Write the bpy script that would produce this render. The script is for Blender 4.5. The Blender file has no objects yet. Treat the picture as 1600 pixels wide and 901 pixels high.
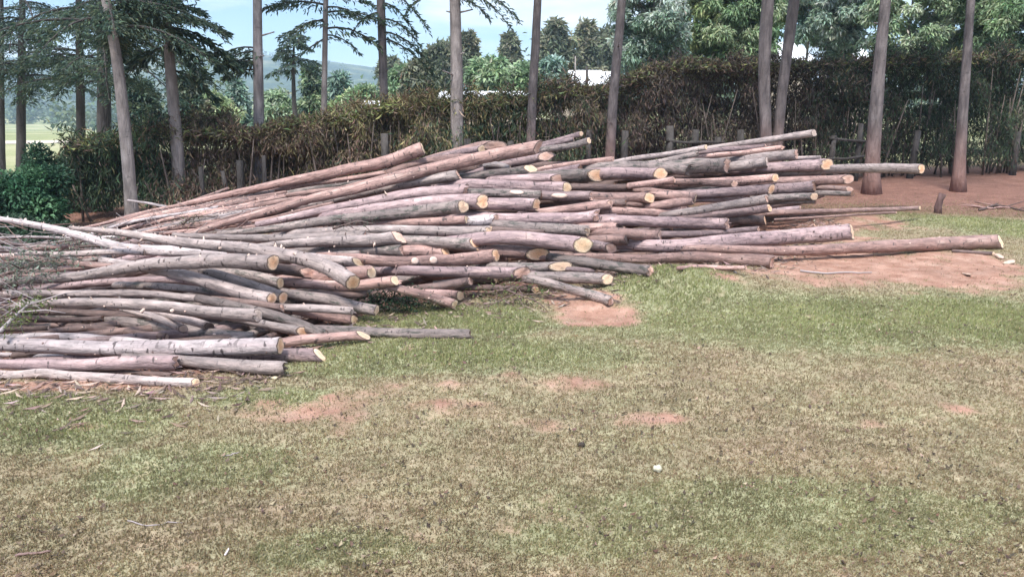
SUN_E, SUN_A, SKY_E, EXPO = 2.1, 12., .118, 1.68
CLOUD_LO, CLOUD_HI = (5.2, 6.3, 7.6), (11.5, 11.6, 11.8)
import bpy, math, random
import numpy as np
rng = np.random.default_rng(7); random.seed(7)
R = math.radians
sc = bpy.context.scene
col = sc.collection
# ---------------------------------------------------------------- camera
W, H, F = 1600., 901., 1256.
CAMZ = 1.6
PITCH = math.atan(300.5 / F)
cp, sp = math.cos(PITCH), math.sin(PITCH)
cam_d = bpy.data.cameras.new('camera'); cam = bpy.data.objects.new('camera', cam_d); col.objects.link(cam)
cam_d.sensor_width = 36.; cam_d.lens = 36. * F / W
cam_d.clip_start = .05; cam_d.clip_end = 6000
cam.location = (0, 0, CAMZ); cam.rotation_euler = (math.pi / 2 - PITCH, 0, 0)
sc.camera = cam

def at(px, py, Y):
    """point on the line of sight of photo pixel (px,py) whose forward distance is Y (vectorised)"""
    px, py, Y = np.asarray(px, float), np.asarray(py, float), np.asarray(Y, float)
    u = (px - W / 2) / F; v = (H / 2 - py) / F
    dy = cp + v * sp
    t = Y / dy
    return np.stack([u * t, Y + 0 * t, CAMZ + t * (-sp + v * cp)], -1)
def span(Y, py=300.):
    """metres covered by one pixel at forward distance Y"""
    v = (H / 2 - np.asarray(py, float)) / F
    return np.asarray(Y) / (cp + v * sp) / F
def on_ground(px, py, z=0.):
    v = (H / 2 - py) / F
    t = (CAMZ - z) / (sp - v * cp)
    return np.array([(px - W / 2) / F * t, t * (cp + v * sp), z])

# ---------------------------------------------------------------- noise
_P = np.random.default_rng(3).random((256, 256))
def vnoise(x, y):
    x = np.asarray(x, float); y = np.asarray(y, float)
    xi = np.floor(x).astype(int); yi = np.floor(y).astype(int)
    fx = x - xi; fy = y - yi
    fx = fx * fx * (3 - 2 * fx); fy = fy * fy * (3 - 2 * fy)
    g = lambda a, b: _P[a % 256, b % 256]
    return (g(xi, yi) * (1 - fx) + g(xi + 1, yi) * fx) * (1 - fy) + (g(xi, yi + 1) * (1 - fx) + g(xi + 1, yi + 1) * fx) * fy
def fbm(x, y, o=4, s=0.):
    a, r, n = 1., 0., 0.
    for k in range(o):
        r = r + a * vnoise(x * 2 ** k + 17.3 * k + s, y * 2 ** k + 5.1 * k - s); n += a; a *= .5
    return r / n
def sstep(a, b, x):
    t = np.clip((x - a) / (b - a), 0, 1); return t * t * (3 - 2 * t)

# ---------------------------------------------------------------- mesh helpers
def mesh_np(name, V, loops, starts, totals, mats, cols=None, midx=None, smooth=False, uv=None):
    me = bpy.data.meshes.new(name)
    V = np.ascontiguousarray(V, np.float32)
    me.vertices.add(len(V)); me.vertices.foreach_set('co', V.ravel())
    me.loops.add(len(loops)); me.loops.foreach_set('vertex_index', np.ascontiguousarray(loops, np.int32))
    me.polygons.add(len(starts)); me.polygons.foreach_set('loop_start', np.ascontiguousarray(starts, np.int32))
    if midx is not None: me.polygons.foreach_set('material_index', np.ascontiguousarray(midx, np.int32))
    for m in mats: me.materials.append(m)
    if cols is not None:
        c = np.ones((len(V), 4), np.float32); c[:, :cols.shape[1]] = cols
        at_ = me.attributes.new('Col', 'FLOAT_COLOR', 'POINT'); at_.data.foreach_set('color', c.ravel())
    if uv is not None:
        u = me.uv_layers.new(name='UVMap'); u.data.foreach_set('uv', np.ascontiguousarray(uv, np.float32).ravel())
    me.update(calc_edges=True)
    if smooth: me.polygons.foreach_set('use_smooth', np.ones(len(starts), bool))
    me.validate()
    return me
class MB:
    """collects polygons for ONE mesh"""
    def __init__(s): s.v = []; s.f = []; s.m = []; s.c = []
    def add(s, vs, fs, m=0, c=None):
        b = len(s.v); s.v += [tuple(map(float, p)) for p in vs]
        s.f += [tuple(i + b for i in f) for f in fs]; s.m += [m] * len(fs)
        s.c += [c or (1, 1, 1)] * len(vs)
    def box(s, c, h, ax=None, m=0):
        ax = ax or ((1, 0, 0), (0, 1, 0), (0, 0, 1))
        A = np.array(ax, float); vs = []
        for i in range(8):
            d = [(1 if i & (1 << k) else -1) * h[k] for k in range(3)]
            vs.append(np.array(c) + d[0] * A[0] + d[1] * A[1] + d[2] * A[2])
        s.add(vs, [(0, 2, 3, 1), (4, 5, 7, 6), (0, 1, 5, 4), (2, 6, 7, 3), (0, 4, 6, 2), (1, 3, 7, 5)], m)
    def tube(s, pts, rad, n=8, m=0, cap=True, rough=0.):
        pts = np.array(pts, float); k = len(pts)
        rad = np.broadcast_to(np.array(rad, float), (k,))
        T = np.gradient(pts, axis=0); T /= np.linalg.norm(T, axis=1)[:, None] + 1e-9
        up = np.array((0, 0, 1.)) if abs(T[0][2]) < .8 else np.array((1., 0, 0))
        vs = []
        for i in range(k):
            e1 = np.cross(T[i], up); e1 /= np.linalg.norm(e1) + 1e-9
            e2 = np.cross(e1, T[i])
            for j in range(n):
                a = 2 * math.pi * j / n
                r = rad[i] * (1 + rough * (random.random() - .5))
                vs.append(pts[i] + r * (math.cos(a) * e1 + math.sin(a) * e2))
        fs = [(i * n + j, i * n + (j + 1) % n, (i + 1) * n + (j + 1) % n, (i + 1) * n + j) for i in range(k - 1) for j in range(n)]
        if cap: fs += [tuple(range(n - 1, -1, -1)), tuple((k - 1) * n + j for j in range(n))]
        s.add(vs, fs, m)
    def build(s, name, mats, parent=None, smooth=True):
        me = bpy.data.meshes.new(name); me.from_pydata(s.v, [], s.f)
        for mt in (mats if isinstance(mats, (list, tuple)) else [mats]): me.materials.append(mt)
        me.polygons.foreach_set('material_index', s.m)
        if smooth: me.polygons.foreach_set('use_smooth', [True] * len(s.f))
        me.update()
        return link(name, me, parent)
def link(name, me, parent=None):
    o = bpy.data.objects.new(name, me); col.objects.link(o)
    if parent is not None: o.parent = parent
    return o
def tag(o, label=None, cat=None, group=None, kind=None):
    if label: o['label'] = label
    if cat: o['category'] = cat
    if group: o['group'] = group
    if kind: o['kind'] = kind
    return o
def empty(name, loc, label, cat, group=None):
    o = bpy.data.objects.new(name, None); o.empty_display_size = .2; col.objects.link(o); o.location = loc
    return tag(o, label, cat, group)
def nrm(a): return a / (np.linalg.norm(a, axis=-1, keepdims=True) + 1e-9)
def leaves(name, C, D, N, Ln, Wd, cols, mat, parent=None, bend=.25, taper=.55):
    """many leaf shaped faces (one bent diamond each) in ONE mesh: centre of base C, direction D, face normal N"""
    D = nrm(D); S = nrm(np.cross(D, N)); N = np.cross(S, D)
    Ln = np.asarray(Ln)[:, None]; Wd = np.asarray(Wd)[:, None]
    a = C; b = C + D * Ln * taper + S * Wd / 2 + N * Ln * bend * .3; c = C + D * Ln - N * Ln * bend; d = C + D * Ln * taper - S * Wd / 2 + N * Ln * bend * .3
    V = np.stack([a, b, c, d], 1).reshape(-1, 3); n = len(C)
    i = np.arange(n) * 4
    loops = np.stack([i, i + 1, i + 2, i, i + 2, i + 3], 1).ravel()
    me = mesh_np(name, V, loops, np.arange(2 * n) * 3, None, [mat], np.repeat(cols, 4, 0))
    return link(name, me, parent)
def pick(pal, n, jit=.15):
    pal = np.array(pal, float)
    c = pal[rng.integers(0, len(pal), n)]
    return np.clip(c * (1 + jit * rng.normal(size=(n, 1))) * (1 + .06 * rng.normal(size=(n, 3))), .004, .9)

# ---------------------------------------------------------------- materials
def mat(name):
    m = bpy.data.materials.new(name); m.use_nodes = True; nt = m.node_tree
    for n in list(nt.nodes): nt.nodes.remove(n)
    out = nt.nodes.new('ShaderNodeOutputMaterial'); b = nt.nodes.new('ShaderNodeBsdfPrincipled')
    nt.links.new(b.outputs[0], out.inputs[0]); b.inputs['Roughness'].default_value = .8
    b.inputs['Specular IOR Level'].default_value = .3
    return m, nt, b, out
def nd(nt, t, **k):
    n = nt.nodes.new(t)
    for a, v in k.items():
        if a.startswith('i_'): n.inputs[int(a[2:]) if a[2:].isdigit() else a[2:].replace('_', ' ')].default_value = v
        else: setattr(n, a, v)
    return n
def ramp(nt, fac, stops, interp='LINEAR'):
    r = nt.nodes.new('ShaderNodeValToRGB'); r.color_ramp.interpolation = interp
    e = r.color_ramp.elements
    while len(e) < len(stops): e.new(.5)
    for k, (p, c) in enumerate(stops):
        e[k].position = p; e[k].color = (*c, 1) if not isinstance(c, (int, float)) else (c, c, c, 1)
    nt.links.new(fac, r.inputs[0]); return r.outputs[0]
def mixc(nt, f, a, b, mode='MIX'):
    m = nt.nodes.new('ShaderNodeMix'); m.data_type = 'RGBA'; m.blend_type = mode
    for s, v in ((m.inputs[0], f), (m.inputs[6], a), (m.inputs[7], b)):
        if isinstance(v, bpy.types.NodeSocket): nt.links.new(v, s)
        elif isinstance(v, (int, float)): s.default_value = v
        else: s.default_value = (*v, 1)
    return m.outputs[2]
def bump(nt, b, h, strength, dist):
    n = nd(nt, 'ShaderNodeBump'); n.inputs['Strength'].default_value = strength; n.inputs['Distance'].default_value = dist
    nt.links.new(h, n.inputs['Height']); nt.links.new(n.outputs[0], b.inputs['Normal'])
def noise(nt, vec, scale, detail=4, rough=.55, dist=0.):
    n = nd(nt, 'ShaderNodeTexNoise'); n.inputs['Scale'].default_value = scale; n.inputs['Detail'].default_value = detail
    n.inputs['Roughness'].default_value = rough; n.inputs['Distortion'].default_value = dist
    if vec is not None: nt.links.new(vec, n.inputs['Vector'])
    return n
def mapped(nt, vec, scale):
    m = nd(nt, 'ShaderNodeMapping'); m.inputs['Scale'].default_value = scale; nt.links.new(vec, m.inputs[0]); return m.outputs[0]

def bark_mat(name, base, second, spot=(.06, .045, .045), pale=None, spots=.61, lichen=False):
    """smooth young bark; UV: u = metres along the log, v = metres round it"""
    m, nt, b, out = mat(name)
    uv = nd(nt, 'ShaderNodeUVMap', uv_map='UVMap').outputs[0]
    oi = nd(nt, 'ShaderNodeObjectInfo').outputs['Random']
    off = nd(nt, 'ShaderNodeVectorMath', operation='MULTIPLY_ADD'); nt.links.new(oi, off.inputs[0]); off.inputs[1].default_value = (71, 37, 0); nt.links.new(uv, off.inputs[2])
    v = off.outputs[0]
    n1 = noise(nt, mapped(nt, v, (3., 9., 1)), 1., 4)
    c = mixc(nt, ramp(nt, n1.outputs[0], [(.32, 0.), (.68, 1.)]), base, second)
    n2 = noise(nt, mapped(nt, v, (9., 30., 1)), 1., 5, .65)
    c = mixc(nt, .62, c, ramp(nt, n2.outputs[0], [(.3, (.12, .12, .12)), (.5, (.5, .5, .5)), (.72, (.9, .85, .84))]), 'OVERLAY')
    n6 = noise(nt, mapped(nt, v, (1.1, 3., 1)), 1., 3, .6)
    c = mixc(nt, .6, c, ramp(nt, n6.outputs[0], [(.3, (.26, .24, .25)), (.7, (.72, .7, .68))]), 'OVERLAY')
    if lichen:
        n5 = noise(nt, mapped(nt, v, (7., 16., 1)), 1., 5, .7)
        c = mixc(nt, ramp(nt, n5.outputs[0], [(.52, 0.), (.6, .8)]), c, (.045, .05, .04))
    if pale is not None:                      # strips where the outer bark is peeled
        n4 = noise(nt, mapped(nt, v, (2.2, 11., 1)), 1., 3, .6)
        c = mixc(nt, ramp(nt, n4.outputs[0], [(.62, 0.), (.68, .75)]), c, pale)
    n3 = noise(nt, mapped(nt, v, (34., 11., 1)), 1., 2, .5)   # short dark marks across the stem
    n3b = noise(nt, mapped(nt, v, (4., 6., 1)), 1., 2, .5)
    k = nd(nt, 'ShaderNodeMath', operation='MULTIPLY'); nt.links.new(ramp(nt, n3.outputs[0], [(spots, 0.), (spots + .05, 1.)]), k.inputs[0]); nt.links.new(ramp(nt, n3b.outputs[0], [(.4, .0), (.55, .9)]), k.inputs[1])
    c = mixc(nt, k.outputs[0], c, spot)
    hue = nd(nt, 'ShaderNodeHueSaturation'); nt.links.new(c, hue.inputs['Color'])
    mr = nd(nt, 'ShaderNodeMapRange', i_3=.62, i_4=1.25); nt.links.new(oi, mr.inputs[0]); nt.links.new(mr.outputs[0], hue.inputs['Value'])
    nt.links.new(hue.outputs[0], b.inputs['Base Color'])
    b.inputs['Roughness'].default_value = .62; b.inputs['Specular IOR Level'].default_value = .35
    bump(nt, b, n2.outputs[0], .8, .02)
    return m
def cut_mat(name, heart, sap):
    m, nt, b, out = mat(name)
    uv = nd(nt, 'ShaderNodeUVMap', uv_map='UVMap').outputs[0]     # disc coordinates, radius 1
    oi = nd(nt, 'ShaderNodeObjectInfo').outputs['Random']
    ln = nd(nt, 'ShaderNodeVectorMath', operation='LENGTH'); nt.links.new(uv, ln.inputs[0])
    n = noise(nt, uv, 2.2, 3)
    a = nd(nt, 'ShaderNodeMath', operation='MULTIPLY_ADD', i_1=.35); nt.links.new(n.outputs[0], a.inputs[0]); nt.links.new(ln.outputs['Value'], a.inputs[2])
    c = ramp(nt, a.outputs[0], [(.25, heart), (.75, tuple(.6 * h + .4 * s for h, s in zip(heart, sap))), (1., sap), (1.12, tuple(.45 * s for s in sap))])
    w = nd(nt, 'ShaderNodeMath', operation='SINE'); ml = nd(nt, 'ShaderNodeMath', operation='MULTIPLY', i_1=42.); nt.links.new(a.outputs[0], ml.inputs[0]); nt.links.new(ml.outputs[0], w.inputs[0])
    c = mixc(nt, .16, c, ramp(nt, w.outputs[0], [(0., .2), (1., .75)]), 'OVERLAY')
    saw = noise(nt, mapped(nt, uv, (1., 7., 1)), 2.5, 4, .7)
    c = mixc(nt, .5, c, ramp(nt, saw.outputs[0], [(.2, .22), (.8, .78)]), 'OVERLAY')
    ck = noise(nt, uv, 1.7, 2, .5, 1.2); ab = nd(nt, 'ShaderNodeMath', operation='SUBTRACT', i_1=.5); nt.links.new(ck.outputs[0], ab.inputs[0]); a2 = nd(nt, 'ShaderNodeMath', operation='ABSOLUTE'); nt.links.new(ab.outputs[0], a2.inputs[0])
    c = mixc(nt, ramp(nt, a2.outputs[0], [(.0, .6), (.018, .0)]), c, tuple(.3 * h for h in heart))
    hue = nd(nt, 'ShaderNodeHueSaturation'); nt.links.new(c, hue.inputs['Color'])
    mr = nd(nt, 'ShaderNodeMapRange', i_3=.85, i_4=1.12); nt.links.new(oi, mr.inputs[0]); nt.links.new(mr.outputs[0], hue.inputs['Value'])
    nt.links.new(hue.outputs[0], b.inputs['Base Color']); b.inputs['Roughness'].default_value = .75
    bump(nt, b, saw.outputs[0], .4, .006)
    return m
def foliage_mat(name, trans=.3, rough=.55):
    m, nt, b, out = mat(name)
    a = nd(nt, 'ShaderNodeAttribute', attribute_name='Col').outputs['Color']
    nt.links.new(a, b.inputs['Base Color']); b.inputs['Roughness'].default_value = rough
    if trans:
        t = nd(nt, 'ShaderNodeBsdfTranslucent'); nt.links.new(a, t.inputs[0])
        mx = nd(nt, 'ShaderNodeMixShader'); mx.inputs[0].default_value = trans
        nt.links.new(b.outputs[0], mx.inputs[1]); nt.links.new(t.outputs[0], mx.inputs[2]); nt.links.new(mx.outputs[0], out.inputs[0])
    return m
def plain_mat(name, c, c2=None, scale=8., rough=.8, stretch=(1, 1, 1), bmp=.3):
    m, nt, b, out = mat(name)
    o = nd(nt, 'ShaderNodeTexCoord').outputs['Object']
    n = noise(nt, mapped(nt, o, stretch), scale, 5, .65)
    cc = mixc(nt, ramp(nt, n.outputs[0], [(.3, 0.), (.7, 1.)]), c, c2 or tuple(.6 * x for x in c))
    nt.links.new(cc, b.inputs['Base Color']); b.inputs['Roughness'].default_value = rough
    if bmp: bump(nt, b, n.outputs[0], bmp, .02)
    return m
M = {
 'g': bark_mat('bark_grey', (.39, .325, .305), (.245, .20, .188), pale=(.42, .345, .315)),
 'm': bark_mat('bark_mauve', (.335, .245, .24), (.20, .145, .147), pale=(.42, .30, .27)),
 'p': bark_mat('bark_pink', (.37, .245, .215), (.225, .14, .122), pale=(.45, .325, .28)),
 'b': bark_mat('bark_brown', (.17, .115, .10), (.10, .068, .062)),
 'w': bark_mat('bark_pale', (.42, .37, .365), (.31, .27, .27), pale=(.52, .46, .43)),
 'd': bark_mat('bark_dark', (.26, .212, .195), (.17, .138, .13), lichen=True),
 'pk': bark_mat('bark_marked', (.40, .35, .345), (.30, .25, .25), spots=.57),
 'co': cut_mat('cut_orange', (.75, .42, .235), (.83, .59, .42)),
 'cy': cut_mat('cut_yellow', (.77, .52, .32), (.84, .65, .46)),
 'cw': cut_mat('cut_white', (.74, .50, .335), (.77, .58, .42)),
 'cp': cut_mat('cut_pink', (.62, .37, .28), (.69, .47, .38)),
 'cg': cut_mat('cut_beige', (.58, .44, .37), (.66, .53, .46)),
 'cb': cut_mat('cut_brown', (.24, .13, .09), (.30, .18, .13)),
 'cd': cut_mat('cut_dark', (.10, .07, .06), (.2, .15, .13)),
 'knot': plain_mat('trimmed_knot', (.66, .5, .42), (.5, .36, .3), 30, .8),
 'leaf': foliage_mat('foliage', .3),
 'dry': foliage_mat('dry_foliage', .15, .8),
 'blade': foliage_mat('grass_blade', .45, .6),
}
# ---------------------------------------------------------------- ground
def world_blob(px, py, rx, ry, s):
    c = on_ground(px, py); t = c[1]
    return (c[0], c[1], max(rx * span(t, py), .05), max(ry * t * t / (F * CAMZ), .05), s)
GREEN = [world_blob(*b) for b in [(1300, 500, 420, 48, .75), (700, 552, 330, 34, .7), (90, 655, 190, 50, .6), (650, 492, 130, 20, 1.3), (1050, 452, 95, 34, 1.35),
         (1560, 352, 90, 16, 1.), (1430, 342, 70, 12, .7), (1270, 800, 380, 80, .45), (300, 730, 170, 60, .35), (780, 500, 70, 30, 1.0), (1520, 500, 160, 45, .95), (520, 860, 160, 50, .35), (900, 850, 150, 45, .3),
         (560, 575, 160, 14, .6), (400, 620, 110, 20, .5), (1225, 402, 30, 4, .9), (60, 625, 90, 12, .8)]]
SOIL = [world_blob(*b) for b in [(1370, 417, 260, 33, 1.35), (1480, 300, 190, 22, 1.3), (1280, 345, 150, 14, 1.3), (925, 484, 74, 26, 1.3), (905, 466, 66, 16, 1.3), (150, 603, 190, 11, 1.3), (640, 608, 85, 17, .62),
        (115, 663, 60, 9, .45), (870, 664, 70, 14, .5), (1000, 655, 150, 14, .5), (1190, 655, 80, 12, .45), (300, 890, 170, 20, .6), (560, 780, 110, 28, .5), (330, 560, 60, 8, .6), (1120, 440, 40, 14, .8),
        (560, 640, 200, 26, .4), (800, 600, 160, 20, .35), (1330, 660, 60, 10, .5), (1520, 640, 80, 14, .35), (700, 830, 120, 26, .35), (1250, 375, 120, 12, 1.)]]
def blobs(L, X, Y):
    r = np.zeros_like(X)
    for (x, y, rx, ry, s) in L:
        d = ((X - x) / rx) ** 2 + ((Y - y) / ry) ** 2
        r = np.maximum(r, s * np.exp(-.9 * d * d))
    return r
KN = on_ground(1055, 445); HO = on_ground(925, 490)
def hedge_Y(X): return 14.3 + .30 * X            # the hedge line runs from near left to far right
def ground_z(X, Y):
    X = np.asarray(X, float); Y = np.asarray(Y, float)
    z = .05 * (fbm(X * .6, Y * .6, 3) - .5)
    z = z + .13 * np.exp(-(((X - KN[0]) / .62) ** 2 + ((Y - KN[1]) / .5) ** 2)) - .05 * np.exp(-(((X - HO[0]) / .4) ** 2 + ((Y - HO[1]) / .35) ** 2))
    z = z - .25 * sstep(-3.2, -6.5, X) * sstep(8, 11, Y)
    past = Y - hedge_Y(X)
    z = z - (1.2 + 2.0 * sstep(2, -18, X)) * sstep(4, 60, past) - 6 * sstep(80, 300, Y) * sstep(60, -60, X)
    z = z + .5 * (fbm(X * .05, Y * .05, 3) - .5) * sstep(6, 60, past)
    return z
FE = np.array([on_ground(*q)[:2] for q in [(-300, 597), (-100, 597), (300, 594), (440, 570), (500, 522), (590, 487), (700, 470), (840, 453), (960, 440), (1020, 424), (1210, 401), (1300, 345)]])
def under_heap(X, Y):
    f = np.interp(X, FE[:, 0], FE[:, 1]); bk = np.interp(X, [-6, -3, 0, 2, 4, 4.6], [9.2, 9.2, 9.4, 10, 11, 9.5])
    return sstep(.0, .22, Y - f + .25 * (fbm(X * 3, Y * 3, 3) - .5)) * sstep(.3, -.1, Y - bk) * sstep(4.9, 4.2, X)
def fields(X, Y):
    n = fbm(X * 1.7, Y * 1.7, 5, 3.); n2 = fbm(X * 6, Y * 6, 3, 9.); n3 = fbm(X * .7, Y * .7, 4, 21.)
    g = blobs(GREEN, X, Y) + .34 * (n3 - .5) + .4 * (n - .5) + .35
    s = blobs(SOIL, X, Y) * (.55 + .9 * n) + .9 * (n - .5) + 1.25 * (n2 - .5) + .10
    s = np.where(Y > 12.2, np.maximum(s, .9), s)
    s = np.where(Y - hedge_Y(X) > 1.5, .1, s); g = np.where(Y - hedge_Y(X) > 1.5, .8, g)
    uh = under_heap(X, Y); s = np.maximum(s, 1.05 * uh); g = g * (1 - .8 * uh)
    return np.clip(g, 0, 1.2), np.clip(s, 0, 1.3)
xs = np.concatenate([-np.geomspace(1500, 6.2, 34), np.arange(-6, 8.5, .03), np.geomspace(8.7, 1500, 34)])
ys = np.concatenate([[-60, -25, -10, -4, -1, 0], np.arange(.6, 6.6, .03), np.arange(6.63, 13, .06), np.geomspace(13.1, 1450, 60)])
GX, GY = np.meshgrid(xs, ys); GZ = ground_z(GX, GY)
near = (GY < 14) & (np.abs(GX) < 9)
gg, ss = fields(GX, GY)
clod = fbm(GX * 16, GY * 16, 3, 4.) - .5
GZ = GZ + np.where(near, .022 * clod + .012 * (fbm(GX * 40, GY * 40, 2, 8.) - .5) * (GY < 7), 0)
nx, ny = len(xs), len(ys)
i = (np.arange(ny - 1)[:, None] * nx + np.arange(nx - 1)[None]).ravel()
loops = np.stack([i, i + 1, i + nx + 1, i + nx], 1).ravel()
fieldmask = sstep(8, 20, GY - hedge_Y(GX))
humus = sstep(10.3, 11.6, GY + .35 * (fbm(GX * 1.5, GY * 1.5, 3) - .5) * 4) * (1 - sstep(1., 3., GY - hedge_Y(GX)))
humus = np.maximum(humus, .9 * under_heap(GX, GY))  # bare litter soil under the heap, shade of the dark gaps painted into its colour
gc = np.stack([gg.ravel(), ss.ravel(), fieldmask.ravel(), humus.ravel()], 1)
m, nt, b, out = mat('turf_and_soil')
a = nd(nt, 'ShaderNodeAttribute', attribute_name='Col'); sep = nd(nt, 'ShaderNodeSeparateColor'); nt.links.new(a.outputs['Color'], sep.inputs[0])
pos = nd(nt, 'ShaderNodeNewGeometry').outputs['Position']
nA = noise(nt, pos, 26, 5, .7); nB = noise(nt, pos, 90, 4, .7); nC = noise(nt, pos, 5, 4, .6)
turf = ramp(nt, nA.outputs[0], [(.3, (.16, .112, .075)), (.48, (.255, .195, .13)), (.62, (.315, .25, .17)), (.75, (.37, .30, .21))])
green = ramp(nt, nA.outputs[0], [(.3, (.14, .135, .075)), (.5, (.245, .245, .14)), (.7, (.325, .32, .20))])
soil = ramp(nt, nC.outputs[0], [(.3, (.23, .12, .085)), (.5, (.32, .187, .138)), (.7, (.39, .252, .195))])
gm = nd(nt, 'ShaderNodeMath', operation='ADD'); nt.links.new(sep.outputs[0], gm.inputs[0]); gs = nd(nt, 'ShaderNodeMath', operation='MULTIPLY_ADD', i_1=.9, i_2=-.45); nt.links.new(nC.outputs[0], gs.inputs[0]); nt.links.new(gs.outputs[0], gm.inputs[1])
c = mixc(nt, ramp(nt, gm.outputs[0], [(.15, 0.), (.75, 1.)]), turf, green)
sm = nd(nt, 'ShaderNodeMath', operation='ADD'); nt.links.new(sep.outputs[1], sm.inputs[0]); s2 = nd(nt, 'ShaderNodeMath', operation='MULTIPLY_ADD', i_1=.8, i_2=-.4); nt.links.new(nA.outputs[0], s2.inputs[0]); nt.links.new(s2.outputs[0], sm.inputs[1])
c = mixc(nt, ramp(nt, sm.outputs[0], [(.45, 0.), (1.0, 1.)]), c, soil)
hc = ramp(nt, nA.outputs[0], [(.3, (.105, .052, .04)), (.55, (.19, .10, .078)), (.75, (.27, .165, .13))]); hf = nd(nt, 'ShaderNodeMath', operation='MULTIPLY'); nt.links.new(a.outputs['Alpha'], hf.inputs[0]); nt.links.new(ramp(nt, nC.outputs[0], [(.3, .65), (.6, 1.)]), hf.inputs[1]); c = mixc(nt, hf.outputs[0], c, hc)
nF = noise(nt, pos, .04, 5, .6)
c = mixc(nt, sep.outputs[2], c, ramp(nt, nF.outputs[0], [(.35, (.14, .17, .07)), (.5, (.25, .255, .13)), (.65, (.32, .30, .18))]))
nM = noise(nt, pos, 3.2, 5, .65); c = mixc(nt, .55, c, ramp(nt, nM.outputs[0], [(.3, .3), (.7, .7)]), 'OVERLAY')
c = mixc(nt, .5, c, ramp(nt, nB.outputs[0], [(.2, .18), (.5, .5), (.8, .8)]), 'OVERLAY')
nt.links.new(c, b.inputs['Base Color']); b.inputs['Roughness'].default_value = .95; b.inputs['Specular IOR Level'].default_value = .1
hh = nd(nt, 'ShaderNodeMath', operation='ADD'); nt.links.new(nA.outputs[0], hh.inputs[0]); nt.links.new(nB.outputs[0], hh.inputs[1])
bump(nt, b, hh.outputs[0], .6, .02)
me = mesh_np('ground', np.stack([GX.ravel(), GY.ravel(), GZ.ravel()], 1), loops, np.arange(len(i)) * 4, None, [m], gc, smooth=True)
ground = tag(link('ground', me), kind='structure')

# short grass, dry stalks and crumbs of turf: what nobody could count
def gz(X, Y):
    return ground_z(X, Y) + .022 * (fbm(X * 16, Y * 16, 3, 4.) - .5)
NB = 1000000
t = rng.random(NB); Yb = 2.1 * (13.6 / 2.1) ** (t ** 1.15)
Xb = (rng.random(NB) * 2 - 1) * (.74 * Yb + 1.1)
g_, s_ = fields(Xb, Yb)
keep = rng.random(NB) < np.clip(1.15 - 1.05 * s_, .03, 1) * np.clip(.35 + .9 * g_, .2, 1)
Xb, Yb, g_, s_ = Xb[keep], Yb[keep], g_[keep], s_[keep]; n = len(Xb)
Zb = gz(Xb, Yb) - .004
tall = np.clip((g_ - .75) * 3, 0, 1)
Ln = (.008 + .012 * rng.random(n) + .011 * tall * rng.random(n)) * (1 + .06 * Yb)
Wd = (.0014 + .0014 * rng.random(n)) * (.8 + .16 * Yb)
az = rng.random(n) * 6.283; lean = .25 + .95 * rng.random(n) * (1 - .5 * tall)
D = np.stack([np.cos(az) * np.sin(lean), np.sin(az) * np.sin(lean), np.cos(lean)], 1)
N = np.stack([np.cos(az + 1.2), np.sin(az + 1.2), .5 + 0 * az], 1)
mot = (.72 + .56 * fbm(Xb * 4.5, Yb * 4.5, 4, 51.))[:, None]
gr = pick([(.255, .265, .14), (.29, .295, .165), (.325, .325, .19), (.22, .235, .12)], n)
dr = pick([(.30, .245, .15), (.335, .285, .18), (.265, .205, .13), (.21, .145, .10), (.27, .24, .145), (.42, .35, .24)], n)
br = pick([(.34, .40, .17), (.42, .47, .23), (.27, .33, .14), (.48, .50, .29)], n)
pg = np.clip(.14 + .62 * g_, 0, .9)
cb = np.where((rng.random(n) < pg)[:, None], gr, dr)
cb = np.where((rng.random(n) < tall * .85)[:, None], br, cb)
tag(leaves('grass', np.stack([Xb, Yb, Zb], 1), D, N, Ln, Wd, np.clip((.55 * cb + .45 * np.where((g_ > .55)[:, None], np.array((.275, .295, .155)), np.array((.315, .265, .165)))) * mot * np.array((1.27, 1.165, 1.12)), 0, 1), M['blade']), 'short worn grass with dry straw over reddish soil', 'grass', kind='stuff')
# loose crumbs: dark bits of earth and dung and pale chips trodden into the turf
n = 9500
Yc = 2.2 * (7.5 / 2.2) ** rng.random(n); Xc = (rng.random(n) * 2 - 1) * (.72 * Yc + .3)
qk = fbm(Xc * 2.2, Yc * 2.2, 4, 61.) > .47; Xc, Yc = Xc[qk], Yc[qk]; n = len(Xc)
big = rng.random(n) ** 3
ag = 6.283 * rng.random(n); D = np.stack([np.cos(ag), np.sin(ag), .2 * rng.random(n)], 1); N = np.stack([.4 * rng.normal(size=n), .4 * rng.normal(size=n), np.ones(n)], 1)
cc = pick([(.07, .045, .03), (.10, .065, .045), (.13, .08, .055), (.05, .035, .025), (.08, .055, .04), (.15, .10, .07), (.06, .045, .03), (.30, .23, .16), (.12, .08, .06)], n)
tag(leaves('litter', np.stack([Xc, Yc, gz(Xc, Yc) + .012], 1), D, N, (.010 + .022 * big), .007 + .010 * big, cc, M['dry'], bend=-.3), 'dark crumbs of earth and pale chips trodden into the turf', 'litter', kind='stuff')

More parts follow.
